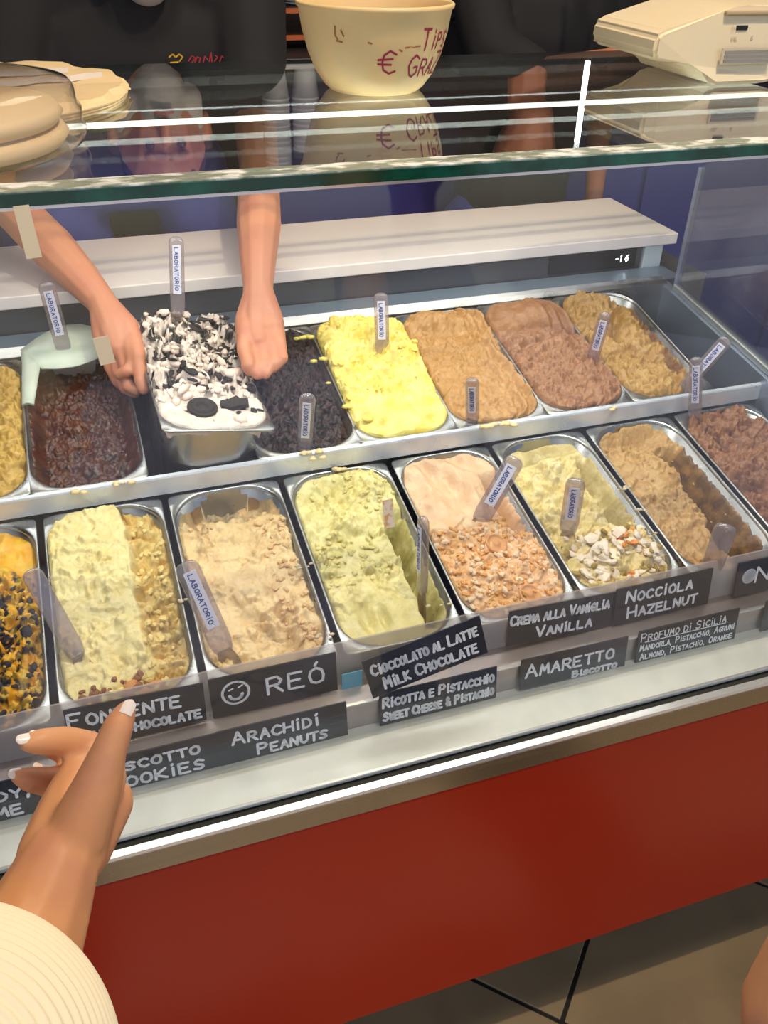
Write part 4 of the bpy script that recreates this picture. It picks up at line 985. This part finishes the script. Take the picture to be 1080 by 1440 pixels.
lg = flesh('trousers', chain((Vector((-.23, -.88, -.25)), .10), (Vector((-.22, -.87, -.60)), .065), (Vector((-.22, -.87, -.90)), .045))+chain((Vector((-.38, -.88, -.25)), .10), (Vector((-.39, -.87, -.60)), .065), (Vector((-.39, -.87, -.90)), .045))+chain((Vector((-.23, -.88, -.25)), .12), (Vector((-.38, -.88, -.25)), .12)), M['navy'], .014); attach(lg, cust)

# --- second customer: only a bare forearm enters at bottom right
c2 = empty('person', (.62, -.98, FZ), label='person beside the case of whom only a bare arm shows at bottom right', cat='person')
seg = chain((Vector((.66, -.92, .38)), .048), (at(1180, 1330, .62), .042), (at(1122, 1430, .64), .041), (at(1110, 1560, .66), .036), (at(1090, 1720, .68), .026))
seg += chain((at(1090, 1720, .68), .026), (at(1080, 1790, .69), .024), (at(1070, 1850, .70), .012))
for dx in (-28, -10, 8, 26): seg += chain((at(1078+dx, 1800, .69), .010), (at(1070+dx*1.1, 1870, .70), .008), (at(1060+dx, 1920, .69), .0065))
seg += chain((at(1060, 1750, .675), .012), (at(1030, 1800, .67), .0085), (at(1020, 1840, .67), .007))
attach(flesh('arm', seg, M['skin'], .004, None, 5), c2)
attach(flesh('t_shirt', chain((Vector((.80, -1.0, -.2)), .13), (Vector((.80, -1.0, .30)), .14))+chain((Vector((.80, -1.0, .36)), .08), (Vector((.66, -.93, .36)), .065), (Vector((.63, -.86, .27)), .058)), M['tee'], .012), c2)
attach(flesh('head', chain((Vector((.80, -1.0, .40)), .05), (Vector((.80, -.99, .54)), .05))+chain((Vector((.80, -.97, .58)), .075), (Vector((.80, -1.0, .66)), .092)), M['skin'], .01), c2)
attach(flesh('trousers', chain((Vector((.72, -1.0, -.22)), .11), (Vector((.72, -1.0, -.6)), .07), (Vector((.72, -1.0, -.90)), .045))+chain((Vector((.89, -1.0, -.22)), .11), (Vector((.89, -1.0, -.6)), .07), (Vector((.89, -1.0, -.90)), .045)), M['navy'], .014), c2)

# --- server
sv = empty('person', (.32, 1.30, FZ), label='server in a black T-shirt with grey beard lifting a pan with both hands', cat='person')
shR, shL = Vector((.09, 1.13, .575)), Vector((.505, 1.13, .575))
elR = at(-12, 262, 1.62); wrR = at(143, 425, 1.46)
elL = at(364, 235, 1.72); wrL = at(363, 405, 1.47)
seg = []
seg += chain((shR, .052), ((shR+elR)/2+Vector((-.01, .02, 0)), .046), (elR, .039), (at(70, 345, 1.535), .041), (at(112, 390, 1.49), .033), (wrR, .025))
seg += chain((shL, .052), ((shL+elL)/2, .046), (elL, .039), (at(364, 315, 1.60), .041), (at(363, 370, 1.51), .031), (wrL, .0255))
# torso, neck, head
seg += chain((Vector((.31, 1.33, -.05)), .12), (Vector((.31, 1.28, .30)), .12), (Vector((.30, 1.20, .48)), .11))
seg += chain((shR, .045), (Vector((.30, 1.17, .56)), .05), (shL, .045))
HD = Vector((-.035, -.125, -.012))
seg += chain((Vector((.30, 1.13, .58)), .058), (Vector((.345, 1.23, .66))+HD, .055))
def hp(x, y, z): return Vector((x, y, z))+HD
seg += [((hp(.345, 1.185, .635), .055), (hp(.345, 1.21, .70), .076)), ((hp(.345, 1.21, .70), .076), (hp(.345, 1.225, .745), .088))]
seg += chain((hp(.345, 1.112, .68), .013), (hp(.345, 1.128, .715), .009))   # nose
seg += chain((hp(.257, 1.22, .69), .012), (hp(.255, 1.225, .72), .015))+chain((hp(.433, 1.22, .69), .012), (hp(.435, 1.225, .72), .015))
seg += chain((hp(.310, 1.135, .742), .010), (hp(.335, 1.130, .745), .009))+chain((hp(.355, 1.130, .745), .009), (hp(.380, 1.135, .742), .010))
# right hand (picture left): back of hand, fingers hooking down and under the rim, thumb
seg += chain((wrR, .025), (at(160, 465, 1.425), .026), (at(168, 490, 1.41), .021))
seg += chain((wrR, .024), (at(178, 462, 1.43), .022), (at(184, 492, 1.405), .016))
seg += chain((wrR, .022), (at(148, 470, 1.43), .022), (at(150, 492, 1.42), .017))
seg += chain((at(184, 485, 1.405), .015), (at(189, 510, 1.385), .0115), (at(178, 522, 1.375), .0105), (at(168, 527, 1.38), .009))
seg += chain((at(174, 488, 1.41), .015), (at(178, 520, 1.395), .0110), (at(180, 543, 1.39), .0100), (at(192, 549, 1.385), .0085))
seg += chain((at(164, 490, 1.42), .015), (at(166, 522, 1.41), .0108), (at(176, 546, 1.405), .0098), (at(190, 553, 1.40), .0082))
seg += chain((at(154, 488, 1.425), .014), (at(154, 515, 1.42), .0100), (at(166, 538, 1.415), .0090), (at(180, 548, 1.41), .0078))
seg += chain((at(186, 470, 1.42), .015), (at(196, 505, 1.38), .0120), (at(198, 535, 1.37), .0110), (at(202, 547, 1.37), .0095))
# left hand (picture right): fist round the right rim
seg += chain((wrL, .0255), (at(362, 450, 1.43), .027), (at(362, 480, 1.40), .021))
seg += chain((wrL, .024), (at(380, 452, 1.43), .023), (at(388, 482, 1.405), .017))
seg += chain((wrL, .022), (at(348, 450, 1.43), .021), (at(346, 478, 1.40), .017))
for (x0, x1, x2, y2, t2) in ((392, 394, 380, 519, 1.375), (379, 383, 372, 527, 1.365), (366, 371, 362, 528, 1.36), (353, 359, 352, 522, 1.36)):
    seg += chain((at(x0, 478, 1.405), .0115), (at(x1+(x1-372)*.18, 504, 1.376), .0088), (at(x2+(x1-372)*.15, y2, t2), .0080), (at(x2-8, y2-8, t2-.004), .0070))
seg += chain((at(346, 462, 1.41), .016), (at(343, 492, 1.375), .0120), (at(350, 514, 1.355), .0100))
body = flesh('body', seg, M['skin_srv'], .0031, None, 3); attach(body, sv)
sh = chain((Vector((.31, 1.33, -.02)), .150), (Vector((.31, 1.28, .28)), .150), (Vector((.30, 1.20, .46)), .140))
sh += chain((Vector((.17, 1.16, .48)), .115), (Vector((.43, 1.16, .48)), .115))+chain((Vector((.19, 1.25, .22)), .10), (Vector((.17, 1.16, .48)), .115))+chain((Vector((.42, 1.25, .22)), .10), (Vector((.43, 1.16, .48)), .115))
sh += chain((Vector((.30, 1.14, .55)), .10), (Vector((.30, 1.13, .625)), .078))
sh += chain((shR, .080), (Vector((.24, 1.15, .61)), .065), (Vector((.37, 1.15, .61)), .065), (shL, .080))
sh += chain((shR, .080), (shR+(elR-shR)*.62, .070))+chain((shL, .080), (shL+(elL-shL)*.55, .070))
attach(flesh('t_shirt', sh, M['tee'], .009, None, 8), sv)
attach(flesh('apron', chain((Vector((.08, 1.12, .27)), .085), (Vector((.36, 1.12, .27)), .085), (Vector((.44, 1.24, -.35)), .10), (Vector((.20, 1.24, -.35)), .10), (Vector((.08, 1.12, .27)), .085)), M['navy'], .012, None, 8), sv)
attach(flesh('beard', [((hp(.345, 1.158, .622), .046), (hp(.345, 1.160, .652), .046))]+chain((hp(.290, 1.175, .645), .028), (hp(.272, 1.205, .70), .014))+chain((hp(.400, 1.175, .645), .028), (hp(.418, 1.205, .70), .014)), M['hair'], .006), sv)
attach(flesh('hair', [((hp(.345, 1.235, .775), .088), (hp(.345, 1.262, .73), .088))], M['darkhair'], .008), sv)
attach(flesh('mouth', chain((hp(.330, 1.110, .658), .005), (hp(.345, 1.107, .659), .006), (hp(.360, 1.110, .658), .005)), P('lips', (.35, .10, .08), .5), .002, None, 2), sv)
for sx in (-1, 1):
    e = flesh('eye', [((hp(.345+sx*.030, 1.142, .722), .010), (hp(.345+sx*.030, 1.143, .722), .010))], P('eye_dark', (.05, .03, .02), .2), .003); attach(e, sv)
attach(flesh('trousers', chain((Vector((.23, 1.35, -.05)), .12), (Vector((.22, 1.35, -.5)), .075), (Vector((.22, 1.35, -.90)), .045))+chain((Vector((.40, 1.35, -.05)), .12), (Vector((.41, 1.35, -.5)), .075), (Vector((.41, 1.35, -.90)), .045)), M['tee'], .014), sv)
# small embroidered logo on the chest: yellow heart-like mark and red script
def chest(p): 
    a = at(p[0], p[1], 1.0); d = (a-cam_pos); t = (1.025-cam_pos.y)/d.y; return cam_pos+d*t
lg1 = [[(238, 80), (243, 76), (247, 81), (252, 76), (257, 80), (252, 87), (240, 88)]]
V, Fc = strokes_mesh(lg1, 2.0, lambda p: chest(p)); y_ = mk('logo_mark', V, Fc, M['logo_y']); attach(y_, sv)
lg2 = [[(265, 86), (270, 78), (275, 82), (270, 88)], [(274, 88), (277, 80), (282, 82), (280, 88)], [(286, 87), (288, 79), (292, 84)], [(294, 88), (297, 74), (298, 87)], [(302, 86), (306, 80), (303, 78)], [(309, 87), (312, 78), (316, 84)]]
V, Fc = strokes_mesh(lg2, 1.6, lambda p: chest(p)); y_ = mk('logo_script', V, Fc, M['logo_r']); attach(y_, sv)

# --- second server
s2 = empty('person', (1.30, 1.50, FZ), label='second server in black, cut off at the chest, behind the beige device', cat='person')
s2R, s2L = Vector((1.12, 1.46, .60)), Vector((1.53, 1.50, .60))
seg = chain((s2R, .05), (Vector((1.13, 1.32, .44)), .045), (Vector((1.20, 1.20, .405)), .038), (Vector((1.32, 1.13, .43)), .036), (Vector((1.43, 1.09, .47)), .026))
seg += chain((Vector((1.43, 1.09, .47)), .026), (Vector((1.49, 1.06, .48)), .024), (Vector((1.50, 1.06, .48)), .02))
for k in range(4): seg += chain((Vector((1.50, 1.035+.018*k, .48)), .010), (Vector((1.54, 1.03+.018*k, .475)), .009), (Vector((1.56, 1.03+.018*k, .455)), .0075))
seg += chain((Vector((1.46, 1.05, .48)), .013), (Vector((1.49, 1.02, .465)), .010), (Vector((1.51, 1.01, .455)), .008))
seg += chain((s2L, .05), (Vector((1.57, 1.52, .30)), .042), (Vector((1.58, 1.50, .05)), .028), (Vector((1.57, 1.48, -.02)), .026))
for k in range(4): seg += chain((Vector((1.57, 1.45+.02*k, -.03)), .011), (Vector((1.565, 1.45+.02*k, -.11)), .008))
seg += chain((Vector((1.31, 1.50, 0)), .12), (Vector((1.31, 1.49, .42)), .12))+chain((Vector((1.31, 1.49, .58)), .055), (Vector((1.31, 1.47, .74)), .052))
seg += [((Vector((1.31, 1.42, .78)), .055), (Vector((1.31, 1.45, .88)), .09))]
attach(flesh('body', seg, M['skin_srv'], .006, None, 5), s2)
sh = chain((Vector((1.31, 1.50, -.05)), .155), (Vector((1.31, 1.49, .46)), .165))+chain((Vector((1.18, 1.49, .36)), .11), (Vector((1.18, 1.49, .50)), .11), (Vector((1.44, 1.49, .50)), .11), (Vector((1.44, 1.49, .36)), .11))+chain((s2R, .078), (Vector((1.31, 1.49, .63)), .07), (s2L, .078))
sh += chain((s2R, .076), (Vector((1.13, 1.32, .44)), .066), (Vector((1.185, 1.225, .41)), .056))+chain((s2L, .072), (Vector((1.55, 1.47, .36)), .062))
attach(flesh('t_shirt', sh, M['tee'], .010, None, 8), s2)
attach(flesh('trousers', chain((Vector((1.22, 1.5, -.05)), .125), (Vector((1.21, 1.5, -.5)), .08), (Vector((1.21, 1.5, -.90)), .045))+chain((Vector((1.40, 1.5, -.05)), .125), (Vector((1.41, 1.5, -.5)), .08), (Vector((1.41, 1.5, -.90)), .045)), M['navy'], .014), s2)
attach(flesh('hair', [((Vector((1.31, 1.48, .93)), .088), (Vector((1.31, 1.51, .88)), .09))], M['darkhair'], .009), s2)

# ---------------------------------------------------------------- back of shop
bc_ = empty('back_counter', (.9, 1.98, FZ), label='navy cabinet with dark worktop behind the servers', cat='cabinet')
def bpart(o): return attach(o, bc_)
bpart(box('carcass', -1.4, 3.2, 1.72, 2.55, FZ, .36, M['counter']))
for k in range(7): bpart(box('door', -1.38+.655*k, -1.38+.655*k+.64, 1.704, 1.7195, FZ+.1, .33, M['counter'], bev=.004))
bpart(box('worktop', -1.4, 3.2, 1.69, 2.55, .361, .385, M['ctop'], bev=.003))
rk = empty('shelf_rack', (.79, 1.98, .385), label='open rack with orange-edged shelves behind the tip bowl', cat='rack')
for x in (.60, .98): attach(box('upright', x-.008, x+.008, 1.86, 2.10, .385, .71, M['ctop']), rk)
for z in (.41, .475, .545, .62, .70):
    s_ = attach(box('shelf', .592, .988, 1.86, 2.10, z, z+.010, M['ctop']), rk)
    e_ = attach(box('shelf_edge', .592, .988, 1.852, 1.8595, z-.002, z+.010, M['orange'] if z < .54 else M['plate']), rk)
k = 0
for (x, z) in ((.70, .4852), (.82, .4852), (.72, .5552), (.85, .5552)):
    for q in range(3):
        lathe('plate', [(0, 0), (.035, 0), (.052, .006), (.053, .008), (.034, .003), (0, .003)], M['plate'], n=32, loc=(x, 1.95, z+.0078*q), label='%s white plate of the %s pile on the %s shelf of the rack' % (('lowest', 'middle', 'topmost')[q], 'left' if x < .75 else 'right', 'second' if z < .5 else 'third'), cat='plate', group='plates on the rack')
cupme = None
for (x, n_) in ((.735, 14), (.825, 11)):
    for q in range(n_):
        if cupme is None:
            cu = lathe('plastic_cup', [(.030, 0), (.030, .001), (.040, .082), (.0425, .083), (.0425, .087), (.0405, .087), (.0290, .003), (0, .003)], M['cup'], n=32); cupme = cu.data
        else:
            cu = bpy.data.objects.new('plastic_cup', cupme); C.objects.link(cu)
        cu.location = (x, 1.94, .712+q*.0145)
        props(cu, 'clear plastic cup %s in the %s stack on the rack' % ('lowest' if q == 0 else 'topmost' if q == n_-1 else 'nested midway', 'taller left' if x < .8 else 'shorter right'), 'cup', '%s cup stack on the rack' % ('left' if x < .8 else 'right'))
rc = empty('drink_cup', (1.83, 1.82, .386), label='red cup with a translucent white lid on the back counter', cat='cup')
lathe('cup_body', [(0, 0), (.036, 0), (.048, .055), (.046, .055), (.034, .002), (0, .002)], M['redcup'], rc)
lathe('lid', [(.044, .0555), (.052, .0555), (.056, .085), (.050, .088), (0, .088)], M['cup'], rc)
tr = empty('tray', (2.14, 1.86, .386), (0, 0, .1), label='white-rimmed dark tray on the back counter at the upper right', cat='tray')
bm = bmesh.new(); add_box(bm, -.16, .16, -.10, .10, 0, .012, .004); bm_obj('tray_base', bm, M['ctop'], tr)
for (x0, x1, y0, y1) in ((-.17, .17, -.112, -.1005), (-.17, .17, .1005, .112), (-.17, -.1605, -.1, .1), (.1605, .17, -.1, .1)):
    box('rim', x0, x1, y0, y1, 0, .085, M['plate'], tr, bev=.003)
tl = empty('streak_lamp', (1.262, 1.10, .60), label='slim white tube lamp added out of view for its streak in the glass top', cat='lamp')  # unseen lamp, added and placed for the bright streak it mirrors in the glass
lathe('tube', [(0, 0), (.006, .001), (.006, .17), (0, .171)], M['led'], tl, n=16)
lathe('cord', [(.0015, .171), (.0015, 1.70)], M['black'], tl, n=8)
